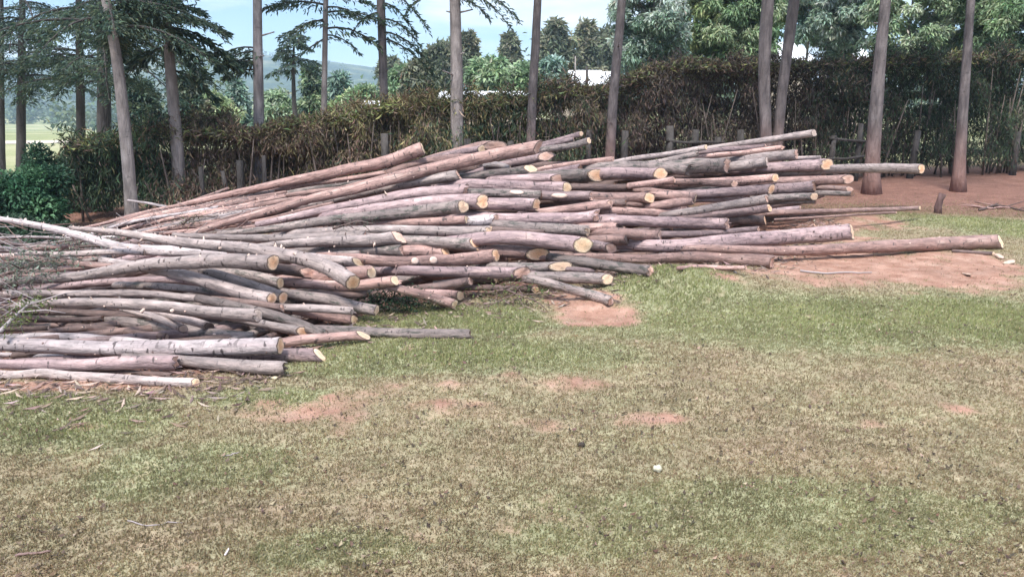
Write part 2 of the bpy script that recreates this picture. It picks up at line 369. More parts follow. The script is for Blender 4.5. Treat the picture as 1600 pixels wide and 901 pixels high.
# bark shreds and chips fallen in front of the heap
n = 5200
xe = FE[0, 0] + (FE[-1, 0] - FE[0, 0]) * rng.random(n); ye = np.interp(xe, FE[:, 0], FE[:, 1]) - .06 + .5 * np.abs(rng.normal(size=n)) * np.where(rng.random(n) < .35, -.6, 1)
ag = 6.283 * rng.random(n); D = np.stack([np.cos(ag), np.sin(ag), .02 + .10 * rng.random(n)], 1); N = np.stack([.3 * rng.normal(size=n), .3 * rng.normal(size=n), np.ones(n)], 1); bs = rng.random(n) ** 2
cc = pick([(.20, .14, .115), (.28, .2, .17), (.13, .085, .07), (.09, .06, .05), (.38, .29, .24), (.10, .07, .06)], n)
tag(leaves('bark_litter', np.stack([xe, ye, gz(xe, ye) + .01], 1), D, N, .03 + .10 * bs, .008 + .014 * bs, cc, M['dry'], bend=-.1), 'shreds of bark and chips fallen along the foot of the heap', 'litter', kind='stuff')
# tone | cut colour,slope toward viewer,slope up | width at tip,width at butt | depth bias | hidden tip extension | flags | points tip to butt | label
LOGS = """
g|y,.85,0|12,15|0|0||-40,585 0,584 17,586 50,583 75,583 100,586 133,588 167,590 240,595 306,598|lowest front pole on bare earth with round pale yellow cut end
m|p,.15,0|12,21|0|0|k|-40,567 0,568 80,569 150,569 200,567 240,566 274,566|grey log above the lowest pole, its pinkish butt notched at the bottom
b|b,.3,0|7,9|.06|0||100,580 180,581 240,584 268,586|thin brown pole in the shadow gap between the two lowest grey logs
g|d,.1,0|13,21|.03|20||262,561 300,565 340,569 390,573 442,575|clean grey log lying on grass at the front, square butt flecked dark
g|o,.35,0|18,26|0|0|pk|-40,538 0,538 50,540 110,543 170,545 230,544 320,543 390,542 438,540|thick pale log covered in short dark bark marks, brownish orange butt
w|p,.2,0|12,14|.06|0||-30,529 40,527 115,527 160,530 215,536 262,541|pale lilac log lying directly behind the thick marked front log
w|p,.3,0|7,9|.05|0||-40,552 0,554 50,556 102,558|short pale pole end tucked under the left of the thick marked log
m|w,.5,.8|12,20|.04|30||330,557 400,557 450,555 500,555|log on grass with long white slanting cut, behind the thick marked butt
d|b,.1,0|15,15|.05|60||500,516 540,518 600,520 660,521 734,522|straight dark grey log reaching farthest out alone onto the bright grass
p|w,.6,1.0|14,15|-.02|0||430,537 470,531 510,528 545,525 568,524|purplish log with white splintered slash lying against the lone dark grey log
d|p,.4,0|13,16|-.06@5.3,5.08|30||410,489 432,495 468,507 507,523|short dark log sloping down to the slash log, greyish round butt
g|o,.9,0|11,15|0@5.3,5.2|30||380,499 420,508 450,514 474,518|small grey log ending in a neat orange disc low in the front stack
p|y,.5,.2|12,16|.05|0||440,482 490,490 530,497 553,500|low pinkish log with ragged tan broken butt just above the lone dark log
d|w,.3,0|13,17|-.03@5.6,5.4|20||440,457 480,463 520,469 560,480 588,485|smooth dark grey log with thin cream rim, ending beside the dark green bough
g|g,.2,0|10,13|.04@5.45,5.45|0||-40,461 0,460 60,458 120,458 180,458 240,460 300,466 340,470 390,475 433,480 490,482 550,486|long straight silver pole running from left edge under the twin orange butts
g|g,.75,0|11,20|-.05@5.3,5.0|20|s|85,474 140,473 200,476 260,480 320,487 360,490 402,493|stout grey log with broad beige oval butt overhanging a black hollow
g|g,.75,0|9,13|-.03@5.15,4.98|20||215,488 240,495 262,503 286,513|left one of two short stubby ends poking down beneath the beige oval butt
g|d,.7,0|11,13|-.02@5.2,5.02|10||255,490 280,497 305,503 327,510|short stubby log with dark hollow in its end, right of a similar stub
d|d,.2,0|15,20|.05|40||140,498 190,501 240,509 287,517 337,524 395,529|wide dim grey log sinking behind the thick marked front log
b|g,.3,0|11,13|.03|20|s|60,510 110,511 150,513 200,519 240,524 260,527|brown log with small pale knot near its end, under the two stubby ends
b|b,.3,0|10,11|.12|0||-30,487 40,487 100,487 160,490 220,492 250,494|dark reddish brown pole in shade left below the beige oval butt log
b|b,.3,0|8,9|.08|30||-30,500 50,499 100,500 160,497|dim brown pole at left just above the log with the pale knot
m|p,.2,0|10,13|.06@6.05,5.95|0||30,452 70,450 110,446 160,442 210,439 250,437 300,441 325,447|mauve log resting right beneath the stout top log of the front stack
d|d,.2,0|12,13|.08@5.75,5.65|20||250,447 290,450 340,458 392,469|dark bluish log in the gap under the pair of sloping twin logs
g|o,.7,0|12,20|-.04@5.72,5.30|30||262,425 300,433 340,446 380,458 424,467|left twin of two sloping grey logs ending side by side in orange
g|o,.8,0|12,19|-.03@5.74,5.38|10||318,423 350,432 390,446 442,465|right twin of two sloping grey logs ending side by side in orange
b|p,.6,.3|9,11|.03@5.3,5.2|20||400,474 441,481|splintered dark stump end hanging right below the orange twin butts
g|o,.75,0|8,24|-.12@5.75,5.42|0|k|-40,444 0,441 50,437 115,432 165,424 240,413 290,411 340,408 400,409 427,410|thick curved top log of front stack, wide orange face with small notch
w|p,.2,0|6,18|-.02@6.65,6.15|0|s|-40,336 0,342 47,350 100,361 150,375 195,387 240,391 300,393 355,397|whitish bent pole whose bare tip rises highest at the left edge
g|o,.75,-.15|6,25|-.14@6.35,5.45|0|sk|110,356 190,364 235,371 280,378 340,384 390,389 442,398 483,407 520,422 551,441|long bowed log sloping down right to large orange face fringed with bark
g|g,.2,0|8,11|.05@6.35,6.3|0||-30,400 30,399 80,398 130,396 180,393 225,394|grey pole joining the bent whitish pole from below left
w|w,.2,0|5,8|0|0|s|-40,384 0,387 35,392 65,400 120,404|slim whitish pole with snags at left edge below the bare raised tip
p|p,.2,0|6,11|0@6.05,5.95|0|s|-40,402 10,403 60,405 115,411 175,417 205,421|pinkish pole tapering left just above the curved orange faced top log
p|p,.2,0|7,8|.05|10||100,401 165,406 208,413|short reddish pole partly peeled, between the grey pole and pinkish pole
m|p,.2,0|7,8|.06|30||60,417 100,419 150,422|stubby mauve stick just above the curved top log near its thin end
b|p,.85,0|14,17|0@5.85,5.75|20||425,419 450,422 484,426|brown log with dull pink round end, beside the big orange faced bowed log
d|y,.55,0|13,17|-.02@5.85,5.50|30||360,428 400,433 438,442|dark log with flaky yellowish butt just above the orange twin ends
p|w,.8,.2|14,15|.04@5.9,5.72|30||445,441 500,444 560,445 600,440 617,438|purple brown log passing behind the bowed log to a white chiselled end
b|b,.2,0|11,12|.08@5.8,5.75|30||480,459 530,461 574,459|short brown log in shade beneath the log with white chiselled end
p|y,.4,0|18,20|.02@5.8,5.78|30||540,428 565,426 580,425|chunky reddish butt with narrow tan rim, right behind the bowed orange face
g|y,.4,.6|12,14|.04@6.1,5.95|10||490,402 520,406 545,408 560,411|grey log ending in a yellow notched cut above the chunky reddish butt
d|p,.3,0|9,17|.02|20||455,395 500,391 550,391 590,392 627,391|lichen blotched log ending under the splintered pink butt
g|p,.2,0|7,8|.03|0||440,401 480,398 520,396 562,395|thin grey pole right below the lichen blotched log
g|p,.2,0|8,14|.02@7.0,6.9|0|k|270,368 300,369 350,371 420,373 480,371 540,369 570,368|straight silver log crossing above the long bowed log, end hidden
g|p,.5,.6|8,20|-.06|0||390,387 440,382 480,379 520,377 570,376 605,373 624,371|pale log with split pink splintered butt and dark upright bark flap
p|o,.45,0|11,19|-.02|20|c640,408c670,407|565,404 600,408 640,409 680,407 720,405 750,402 775,399|log with two white trimmed knot scars facing out and narrow orange butt
p|o,.6,.7|16,18|.02|10||612,392 650,392 675,393 697,396|short pinkish log half peeled, orange rounded top of its butt
d|o,.6,.4|13,19|.03|30||600,374 632,377 680,379 720,381 744,382|dark lichened log with crumbled orange butt above the half peeled log
g|w,.8,0|14,16|-.02|20|k|500,363 560,361 620,360 680,361 730,362 765,361|grey mottled log with small round cream end left of the long plain log
p|y,.3,0|8,13|.04|0||440,365 500,356 560,350 620,348 680,346 728,343|slim pinkish log with tan stained end above the grey mottled log
w|p,.35,0|13,17|.02|20||690,347 730,346 776,343|whitish flaking log end with frayed butt in the middle of the heap
d|w,.6,0|8,20|-.05|0|k|340,366 400,361 450,355 490,349 540,343 600,337 650,331 690,326 723,323|long grey log blackened underneath, whitish rounded butt under the big yellow disc
m|o,.95,0|12,21|-.04|20||530,336 590,327 640,319 690,314 754,315|mauve log ending in the largest orange disc at mid heap
m|p,.3,-.4|8,18|-.03|0||400,351 450,341 500,330 560,318 620,306 680,300 727,297|smooth mauve log with brown undercut butt above the largest orange disc
g|p,.2,.2|10,17|-.03|30||490,319 550,305 600,294 660,283 716,274|silvery log ending in a slanting edge just below the longest log
p|p,.3,-.4|8,19|-.10|0|k|290,367 350,349 417,331 470,315 540,299 600,283 650,271 700,258 775,242 841,230|longest log of the back heap, climbing steadily to a brown butt by trunks
p|w,.12,0|5,19|-.03|0|k|280,321 350,305 417,291 470,281 510,272 550,263 600,253 630,243 660,232|reddish upper left log jutting up alone with bright edged butt
p|p,.2,0|7,9|.05|0|s|370,312 430,298 480,288 540,280 602,270|thin rough pole lying along the underside of the jutting reddish log
p|p,.2,0|9,12|.06|20||600,272 640,258 680,250 730,246 775,243|pink log running behind the longest log at the top of the heap
m|y,.95,0|8,13|.04|20||690,245 720,239 754,233|small log with yellow disc at the skyline, beside a greyer round end
p|p,.9,0|10,15|.10|20||735,232 755,228 773,228|top log with dull pinkish round end, right of the yellow disc
p|p,.2,0|8,10|.05|20||555,289 610,275 650,265 692,258|short pink stretch of pole sandwiched above the longest log
m|w,.45,0|6,8|.10|20||815,236 848,226 880,217 908,209|thinnest uppermost pole with whitish tip end left of the leaning trunk
m|p,.3,0|6,8|.06|10||835,232 870,224 896,218|short thin pole just under the uppermost pole by the leaning trunk
d|w,.3,0|10,11|.02|10||830,238 870,231 900,226 920,220|dark pole with bright rimmed end under the two thinnest uppermost poles
m|p,.65,0|10,14|.02|20||765,264 790,257 820,251 853,244|slim log with rounded pink end, below the brown butt of the longest log
w|w,.3,.8|10,9|-.02|0||756,258 775,257 798,264|short peeled offcut with an orange left end lying on the dark log
d|w,.65,.5|13,15|.02|20||700,279 740,276 775,271 805,268 829,264|dark banded log with pale pink slanting end beneath the peeled offcut
p|p,.3,0|8,9|.03|20|s|800,274 840,266 880,259 922,253 957,249|rough snaggy pole rising right to end in front of the leaning trunk
m|b,.3,0|10,11|-.01|20||830,275 870,268 908,261|mauve log with dark brown end just below the rough snaggy pole
m|p,.95,0|12,14|-.01|20||820,279 850,279 876,279|small log facing out with a plain pink disc above the yellow faced log
m|y,.75,0|15,18|-.04|10||715,289 760,289 820,291 886,294|straight level mauve log ending in a creamy yellow face, centre top
d|b,.2,0|13,14|.03|10|e803,301|690,300 740,301 790,303 845,305|dark log with a pale sliver cut on its side, under the level mauve log
m|o,.35,0|15,20|-.02|30||740,318 780,319 810,320 838,320|thick log with orange torn butt splintered upward, right of the largest disc
m|p,.25,0|15,15|-.01|10|e869,305|835,305 870,306 924,306|mauve log with a white oval scar on its flank below the creamy face
p|o,.7,.2|15,17|.02|10||905,306 930,308 980,309 1015,309|pink log with crumbled orange butt, right of the oval scarred log
p|p,.2,0|9,14|-.02|20||825,334 870,329 910,324 954,319|smooth pink log rising right to a clean slanted end over splintered log
m|p,.45,-.5|16,18|0|20||760,341 800,342 860,342 915,340 932,337|long mauve log with jagged dark splintered butt at heap centre
d|w,.3,0|15,18|.02|20||785,352 820,355 870,358 918,361|dark to mauve log with thin white edge right above the widest yellow face
b|b,.2,0|11,12|-.06|20||770,360 815,363 850,365|dim brown pole in the gap over the log with the widest yellow face
m|y,.9,0|15,24|-.10|20||745,374 800,372 850,376 895,381 911,383|long plain log with the widest yellow face and lifted bark flap
p|o,.8,-.2|15,20|-.02|20||740,386 780,391 810,394 840,397|log with round orange face, directly left below the widest yellow face
b|d,.6,0|17,18|.02|10||740,391 770,391 793,392|log with olive brown stained butt, left of the round orange face
p|o,.6,0|12,13|.03|10||825,400 861,402|stubby piece with small orange white end right of the round orange face
b|b,.2,0|6,6|.06|10||845,395 880,396 930,398|very thin dark stick level with the bottom of the widest yellow face
b|b,.2,0|7,8|.05|10||850,405 885,404 915,402|thin brown stick below the very thin dark stick near heap front
d|w,.75,0|13,15|-.05|20||788,416 830,417 876,416|dark log with clean white oval face, low at the heap front
p|w,.7,0|13,14|.01|10||778,403 801,408|stub with pale leaning oval end just above the big ragged log
m|p,.8,-.5|14,19|-.03|20|k|640,423 680,424 740,425 795,426 815,426|big mauve log low at front with long ragged torn butt
d|w,.75,0|15,17|-.05|20||800,431 850,432 900,434 949,436|dark lowest log with white face and loose wedge of wood at its tip
m|p,.2,0|8,9|.02|10||868,420 932,424|thin mauve pole just right of the clean white oval face
d|p,.5,0|12,17|-.02|20||895,406 930,412 970,418 1016,424|dark log with pink broken butt resting on the edge of the grass knoll
p|p,.85,0|8,9|-.01|10||893,403 917,404|tiny round pinkish end peeping from under the widest yellow face
p|p,.2,0|8,20|0|20|k|910,401 960,403 1010,405 1060,402 1130,404 1206,409|long reddish log on the ground behind the grass knoll, square butt
m|w,.14,.1|13,24|-.02|20|k|980,382 1020,384 1060,383 1120,378 1200,373 1260,368 1331,362|thick log reaching right onto red dirt with cream splinter at its butt
p|y,.08,.35|10,22|-.02|20|k|1115,388 1160,390 1210,391 1300,388 1400,384 1480,380 1563,377|rightmost long log on red dirt with bare yellow wood at its end
b|w,.4,0|5,6|0|0||1488,392 1520,394 1552,396|thin broken strip lying under the rightmost yellow ended log
m|p,.2,0|13,10|.08|20||1020,367 1080,366 1140,362 1185,358|log tapering right behind the thick log that reaches the red dirt
p|p,.45,0|14,18|-.03|10||960,364 1000,367 1031,368|short pink log with knobbly end above the start of the thick right log
p|d,.3,0|15,16|0|10||925,376 955,375 980,374|blunt brownish butt right beside the widest yellow face
m|p,.75,0|14,15|-.02|10||915,380 940,384 955,388|log end with a ring shaped rim, below the blunt brownish butt
p|d,.5,.2|14,15|.01|10||900,357 940,356 968,354|pink log with dark broken end just above the blunt brownish butt
m|b,.4,0|9,10|.01|10||930,341 964,339|little dark ended pole beside the jagged dark splintered butt
m|p,.15,0|14,18|-.02|20||948,345 1000,345 1050,347 1100,349 1136,350|long grey mauve log with brown spot and square butt, mid right
p|p,.35,0|12,14|0|20||938,329 980,330 1030,332 1068,327|pink log with slanted chip at its end above the brown spotted log
g|p,.15,0|8,14|-.05|10||1045,335 1100,328 1150,319 1199,311|pale lilac log angled up right across the darker right heap
m|o,.4,.2|11,13|.01|10||1060,341 1100,338 1150,333 1202,325|dark log with tattered reddish end right under the pale angled log
b|o,.8,.3|12,14|.03|30||1130,343 1165,343 1195,344|low shaded log ending in a bright orange triangular chip near the dirt
p|p,.25,0|11,15|0|10||1008,322 1045,319 1082,313|pink log with bright nick at its left, under a pale leaning butt
p|w,.55,0|14,16|-.02|10||1040,304 1065,306 1087,310|thick short log with pale leaning butt in the upper right heap
p|p,.3,0|9,10|.04|10||985,297 1030,300 1058,303|pink pole ending just left of the pale leaning butt
p|p,.2,0|10,11|-.03|0||981,291 1015,287 1053,281|pink offcut with rounded left end lying below the orange crumbled face
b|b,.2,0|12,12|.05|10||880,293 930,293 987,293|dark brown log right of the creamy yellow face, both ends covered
m|o,.6,0|18,18|-.02|10||935,272 980,272 1032,271|stout log between two orange ends, its own butt cracked and orange
d|o,.85,0|17,19|-.04|20||868,276 900,275 934,274|dark stout log with square orange face and tiny knot beneath
d|d,.25,0|13,18|.03|20||900,265 960,261 1020,262 1075,266|grey green log behind the two orange faced stout logs
d|p,.25,0|20,22|.03|20||1050,264 1100,260 1136,259|very thick greenish grey log with reddish torn end, upper right
g|g,.15,0|13,16|-.02|10||1130,262 1165,258 1199,253|grey log with square end right of the very thick greenish log
g|p,.15,0|10,16|.04|20||1140,251 1180,248 1220,243 1245,241|smooth grey log with slant cut butt standing out near the fence
g|w,.35,0|7,9|.02|10||955,255 1010,245 1060,238 1103,230|grey pole with a whitish peeled end below the highest right pole
d|d,.2,0|8,9|.04|10||960,262 1010,256 1050,249 1090,240|dark pole close under the pole with the whitish peeled end
g|g,.35,0|6,12|.04|10||1095,235 1150,226 1207,218 1272,208|highest right pole, greenish grey, pointing up at the dark hedge
m|p,.2,0|8,9|.06|10||1080,240 1150,233 1195,229|mauve pole just beneath the highest right pole, shorter than it
p|p,.3,0|7,9|.02|10||1090,246 1150,240 1190,235 1222,231|pink pole ending with a pale tip over the slant cut grey log
g|g,.2,0|6,6|.08|10||1215,249 1250,247 1282,246|thin straight grey pole sticking out above the orange ended right log
m|o,.45,0|12,17|0|20||1190,262 1240,260 1292,257|right log with chipped orange end just above the far jutting log
g|o,.35,0|11,14|.06|20||1190,272 1250,268 1300,265 1350,263 1440,264|log jutting farthest right over the dirt in front of a reddish trunk
p|p,.45,0|9,14|0|20||1190,284 1250,283 1290,282 1325,280|pale pink log under the jutting log with a little upright snag
p|o,.5,0|9,13|-.02|10||1055,287 1120,284 1170,281 1211,278|pinkish log with rounded orange butt, left of the upright snag
p|p,.4,0|9,11|-.03|10||1045,284 1100,286 1147,287|log ending in a pale triangular cut on the upper right heap
m|o,.4,-.2|11,15|-.02|20||1090,303 1150,301 1205,296|dark mauve log with orange notched butt pointing at a darker rounded log
m|b,.3,0|14,16|.02|20||1195,296 1240,294 1272,290|round ended brownish log stacked right over the black shadow gap
d|w,.65,0|12,13|.02|20||1185,311 1240,308 1272,307|dark log with a small white star shaped butt in the shadow gap
b|p,.45,0|9,10|.08|20||1280,294 1327,296|little brown butt deepest in the shade at the heap's right end
m|b,.2,0|9,10|.04|10||1080,313 1130,312 1170,310|dim purple log in the gap above the pale angled log
m|p,.25,0|9,10|0|10||1205,331 1250,326|short rough piece lying atop the low pole by the dirt
p|y,.25,0|11,7|0|20||1190,334 1260,331 1330,329 1400,327 1437,325|long low pole lying flat on the dirt toward the short stake
p|p,.2,0|3,4|0|0||1210,343 1280,339 1345,335 1400,332|very thin stick parallel and in front of the long low pole
p|p,.25,0|7,8|0|10||1095,417 1130,419 1165,418|small reddish pole half buried beneath the square butt of the reddish log
b|o,.5,0|9,10|.02|20||715,450 770,449 836,452|olive brown pole low over the grass with dry twigs at its end
d|p,.3,0|11,15|-.02|10||852,441 880,449 920,459 954,470|log sloping down alone onto the red earth hollow
b|p,.3,0|11,14|.03|20||635,453 682,448 735,439|dark reddish log in shade with upright broken end over the small cream end
p|w,.85,0|12,14|-.01|20||668,459 695,460 719,462|short log with small cream round end touching bright grass
p|y,.45,0|9,15|-.03|10|s|600,446 640,455 680,466 710,475|log sloping to the bright grass with row of white knots and yellow cut
b|w,.9,.4|7,8|.03|10||740,437 774,437|tiny pale almond shaped end in the dark below the big ragged log
b|b,.2,0|12,12|.05|10||862,314 920,316 977,317|dark log right of the torn orange butt, seen only as shaded bark
p|p,.2,0|8,9|.04|10||955,318 1012,321|slim brown pole stretch beneath the crumbled orange butt pink log
b|b,.2,0|8,8|.05|10||765,330 835,331|dim brown pole right beneath the thick torn orange log
g|g,.2,0|6,7|.03|10||715,331 775,336|slim grey pole under the whitish rounded butt of the blackened log
b|b,.2,0|5,5|.04|10||955,393 1000,392 1042,391|narrow dark stick above the long reddish log behind the knoll
d|b,.3,0|8,8|.06|10||1275,302 1331,303|dim low pole beneath the little brown butt in the shade
d|b,.3,0|8,8|.05|10||1195,317 1274,315|black shaded pole under the white star shaped butt
w|w,.3,0|3,5|0|0||200,313 240,319 262,324|thin bleached stick poking left toward the leaning pale trunk
p|p,.2,0|4,6|.02|0|s|125,357 167,348 208,337 242,328 290,321 340,317|uppermost thin pole along the left edge of the back heap
p|p,.2,0|5,7|.02|0|s|175,353 240,338 300,329 340,322 400,312|second thin pole down along the left edge of the back heap
p|p,.2,0|5,7|.0|0|s|190,359 267,341 340,328 400,318|third thin pole down along the left edge of the back heap
p|p,.2,0|5,8|0|0|s|205,364 275,347 340,334 420,318 470,310|fourth thin pole down along the left edge of the back heap
p|p,.2,0|5,8|0|0|s|235,364 285,355 320,351 360,340 420,326 480,316|wavy thin pole with pale snags just above the longest log's tip
b|p,.2,0|4,5|.03|0||110,359 165,356 215,350|dark twiggy pole tip lying lowest behind the bent whitish pole
p|p,.2,0|6,9|.02|0|s|300,326 350,318 400,312 480,301 540,295|thin pole beneath the rough pole along the jutting reddish log
p|p,.2,0|6,8|.01|0|s|295,338 365,328 420,319 460,312 512,305|knobbly thin pole tucked right above the middle of the longest log
p|p,.2,0|6,7|.01|0|s|345,352 415,343 475,328 520,318|spiky thin pole in the gap right below the longest log
p|p,.2,0|6,7|.01|0||250,365 330,357 392,349|pinkish thin pole crossing the thin end of the longest log
p|p,.2,0|6,7|.02|0|s|380,356 455,346 500,338|short spiky pole between the smooth mauve log and the blackened log
b|b,.2,0|7,8|.05|0|s|-30,475 40,474 92,472|dark snaggy pole tip at the left edge left of the beige butt log
b|b,.2,0|6,7|.08|0|s|-30,490 20,489 60,488|dim twiggy pole end at the left edge right behind the green bough stick
b|g,.2,0|7,8|.03|0||-30,515 30,514 75,512|dim brown pole tip just above the pale lilac log at the left edge
g|g,.2,0|3,4|.02|0|s|20,389 70,381 130,372|wispy grey stick above the left poles under the bare raised tip
g|g,.2,0|4,5|.03|0|s|-30,413 0,412 40,411 80,414|wispy grey stick lying flat under the pinkish pole at left
g|g,.2,0|5,6|.03|0|s|-30,428 0,427 60,421 90,420|slim grey stick low at left just over the thick curved log's tip
g|p,.2,0|5,6|.04|0|s|100,388 150,389 200,391|slim grey pole bit squeezed under the bent whitish pole
"""
HIDDEN = {9, 16, 38, 3, 21, 23, 27, 31, 32, 33, 36, 39}
# ---------------------------------------------------------------- the felled logs
CTRL = [(0,600,4.5),(300,600,4.5),(440,577,4.75),(733,522,5.4),(0,540,4.78),(440,540,4.8),(0,470,5.25),(410,490,5.15),(430,410,5.65),(0,440,5.4),(0,405,5.9),(0,342,6.7),(620,440,5.9),(585,485,5.5),
 (560,440,5.75),(520,520,5.3),(700,475,6.1),(720,460,6.2),(955,470,6.25),(960,436,6.55),(1020,425,6.9),(1210,408,7.6),(1563,378,8.6),(1335,362,8.95),(1437,325,10.9),(1200,335,9.9),(920,382,7.2),(770,360,7.3),(760,315,7.9),
 (840,315,8.0),(890,293,8.4),(720,275,8.4),(845,230,9.4),(660,232,9.1),(775,228,9.7),(905,208,10.2),(930,272,8.9),(1035,270,9.2),(1200,350,9.3),(1140,348,8.7),(1205,318,9.6),(1270,310,10.4),(1325,280,10.7),
 (1290,258,10.9),(1270,208,11.3),(1440,263,11.4),(1240,240,10.8),(1100,232,10.4),(330,300,9.3),(200,335,8.9),(130,358,8.2),(350,350,8.0),(330,382,6.9),(600,370,7.0),(450,330,8.2),(550,290,8.7),(820,452,6.4),(740,420,6.35)]
cx = np.array(CTRL, float); Pc = cx[:, :2] / 100.
def _k(a, b): return np.sqrt(((a[:, None] - b[None]) ** 2).sum(-1) + .05)
A = _k(Pc, Pc) - .25 * np.eye(len(Pc)); B = np.c_[np.ones(len(Pc)), Pc]
_s = np.linalg.solve(np.block([[A, B], [B.T, np.zeros((3, 3))]]), np.r_[cx[:, 2], np.zeros(3)])
def heap_Y(p):
    q = np.atleast_2d(p) / 100.
    return _k(q, Pc) @ _s[:-3] + np.c_[np.ones(len(q)), q] @ _s[-3:]
def spline(P, n):
    P = np.array(P, float); d = np.r_[0, np.cumsum(np.linalg.norm(np.diff(P, axis=0), axis=1))]
    # natural cubic through the points, evaluated evenly
    k = len(P)
    if k < 3:
        s = np.linspace(0, d[-1], n); return np.stack([np.interp(s, d, P[:, j]) for j in range(2)], 1)
    h = np.diff(d); Am = np.eye(k); rh = np.zeros((k, 2))
    for q in range(1, k - 1):
        Am[q, q - 1] = h[q - 1]; Am[q, q] = 2 * (h[q - 1] + h[q]); Am[q, q + 1] = h[q]
        rh[q] = 6 * ((P[q + 1] - P[q]) / h[q] - (P[q] - P[q - 1]) / h[q - 1])
    m2 = np.linalg.solve(Am, rh); s = np.linspace(0, d[-1], n); j = np.clip(np.searchsorted(d, s, 'right') - 1, 0, k - 2)
    t = (s - d[j])[:, None]; hj = h[j][:, None]
    return P[j] + t * ((P[j + 1] - P[j]) / hj - hj * (2 * m2[j] + m2[j + 1]) / 6) + t * t * m2[j] / 2 + t ** 3 * (m2[j + 1] - m2[j]) / (6 * hj)
logs = []
fz = np.random.default_rng(12); TIP = 'slender plain pole tip tangled among the others in the left fan'
for k in range(30):
    if k < 17:
        x0 = 118 + 150 * fz.random(); x1 = x0 + 150 + 90 * fz.random(); o0 = 4 + 34 * fz.random(); o1 = o0 + 8 * fz.normal(); tp = lambda x: np.interp(x, [110, 200, 350, 520], [360, 334, 301, 277])
        P_ = [(x, tp(x) + o0 + (o1 - o0) * (x - x0) / (x1 - x0) + 1.5 * fz.normal()) for x in np.linspace(x0, x1, 4)]
    else:
        x1 = 70 + 130 * fz.random(); y0 = 372 + 66 * fz.random(); P_ = [(x, y0 + (6 * fz.normal() - 3) * (x + 40) / 200 + fz.normal()) for x in np.linspace(-40, x1, 4)]
    if k not in (25, 26, 28): LOGS += '%s|p,.2,0|%.1f,%.1f|.02|0|s|%s|%s\n' % ('pgwpbg'[k % 6], 3 + 2 * fz.random(), 5 + 2.5 * fz.random(), ' '.join('%.0f,%.0f' % q for q in P_), TIP)
for line in LOGS.strip().split('\n'):
    tone, cut, wd, bias, ext, flags, pts, label = line.split('|'); bias, _, ovr = bias.partition('@')
    pts = [tuple(map(float, p.split(','))) for p in pts.split()]
    w0, w1 = map(float, wd.split(',')); ck, q, u = cut.split(','); ext = float(ext)
    nvis = len(pts)
    if ext:                                                    # the covered part goes on under its neighbours
        d = np.array(pts[0]) - np.array(pts[1]); d /= np.linalg.norm(d); ext *= 3.5
        pts = [tuple(np.array(pts[0]) + d * ext + (0, 4))] + pts
    P = spline(pts, 16); Lp = np.linalg.norm(np.diff(P, axis=0), axis=1).sum()
    s = np.linspace(0, 1, 16)
    Y = heap_Y(P) + float(bias)
    vis = s > (ext / Lp if ext else -1)
    deg = 2 if Lp > 300 else 1
    cf = np.polyfit(s[vis], Y[vis], deg); Yf = np.polyval(cf, np.clip(s, s[vis][0], 1))
    if ovr:
        y0_, y1_ = map(float, ovr.split(',')); Yf = y0_ + (y1_ - y0_) * np.clip((s - s[vis][0]) / (1 - s[vis][0]), 0, 1); bias = '0'
    if ext: Yf = Yf + .45 * np.clip((ext / Lp - s) / max(ext / Lp, .01), 0, 1)
    w = (1.07 if w1 > 13 else 1.) * (w0 + (w1 - w0) * s ** .8)
    logs.append(dict(tone=tone, ck=ck, q=float(q) * (1.3 if ck in 'oywpg' else 1.), u=float(u), flags=flags, P=P, Y=Yf, w=w, Lp=Lp, label=label, n=nvis, bias=float(bias)))
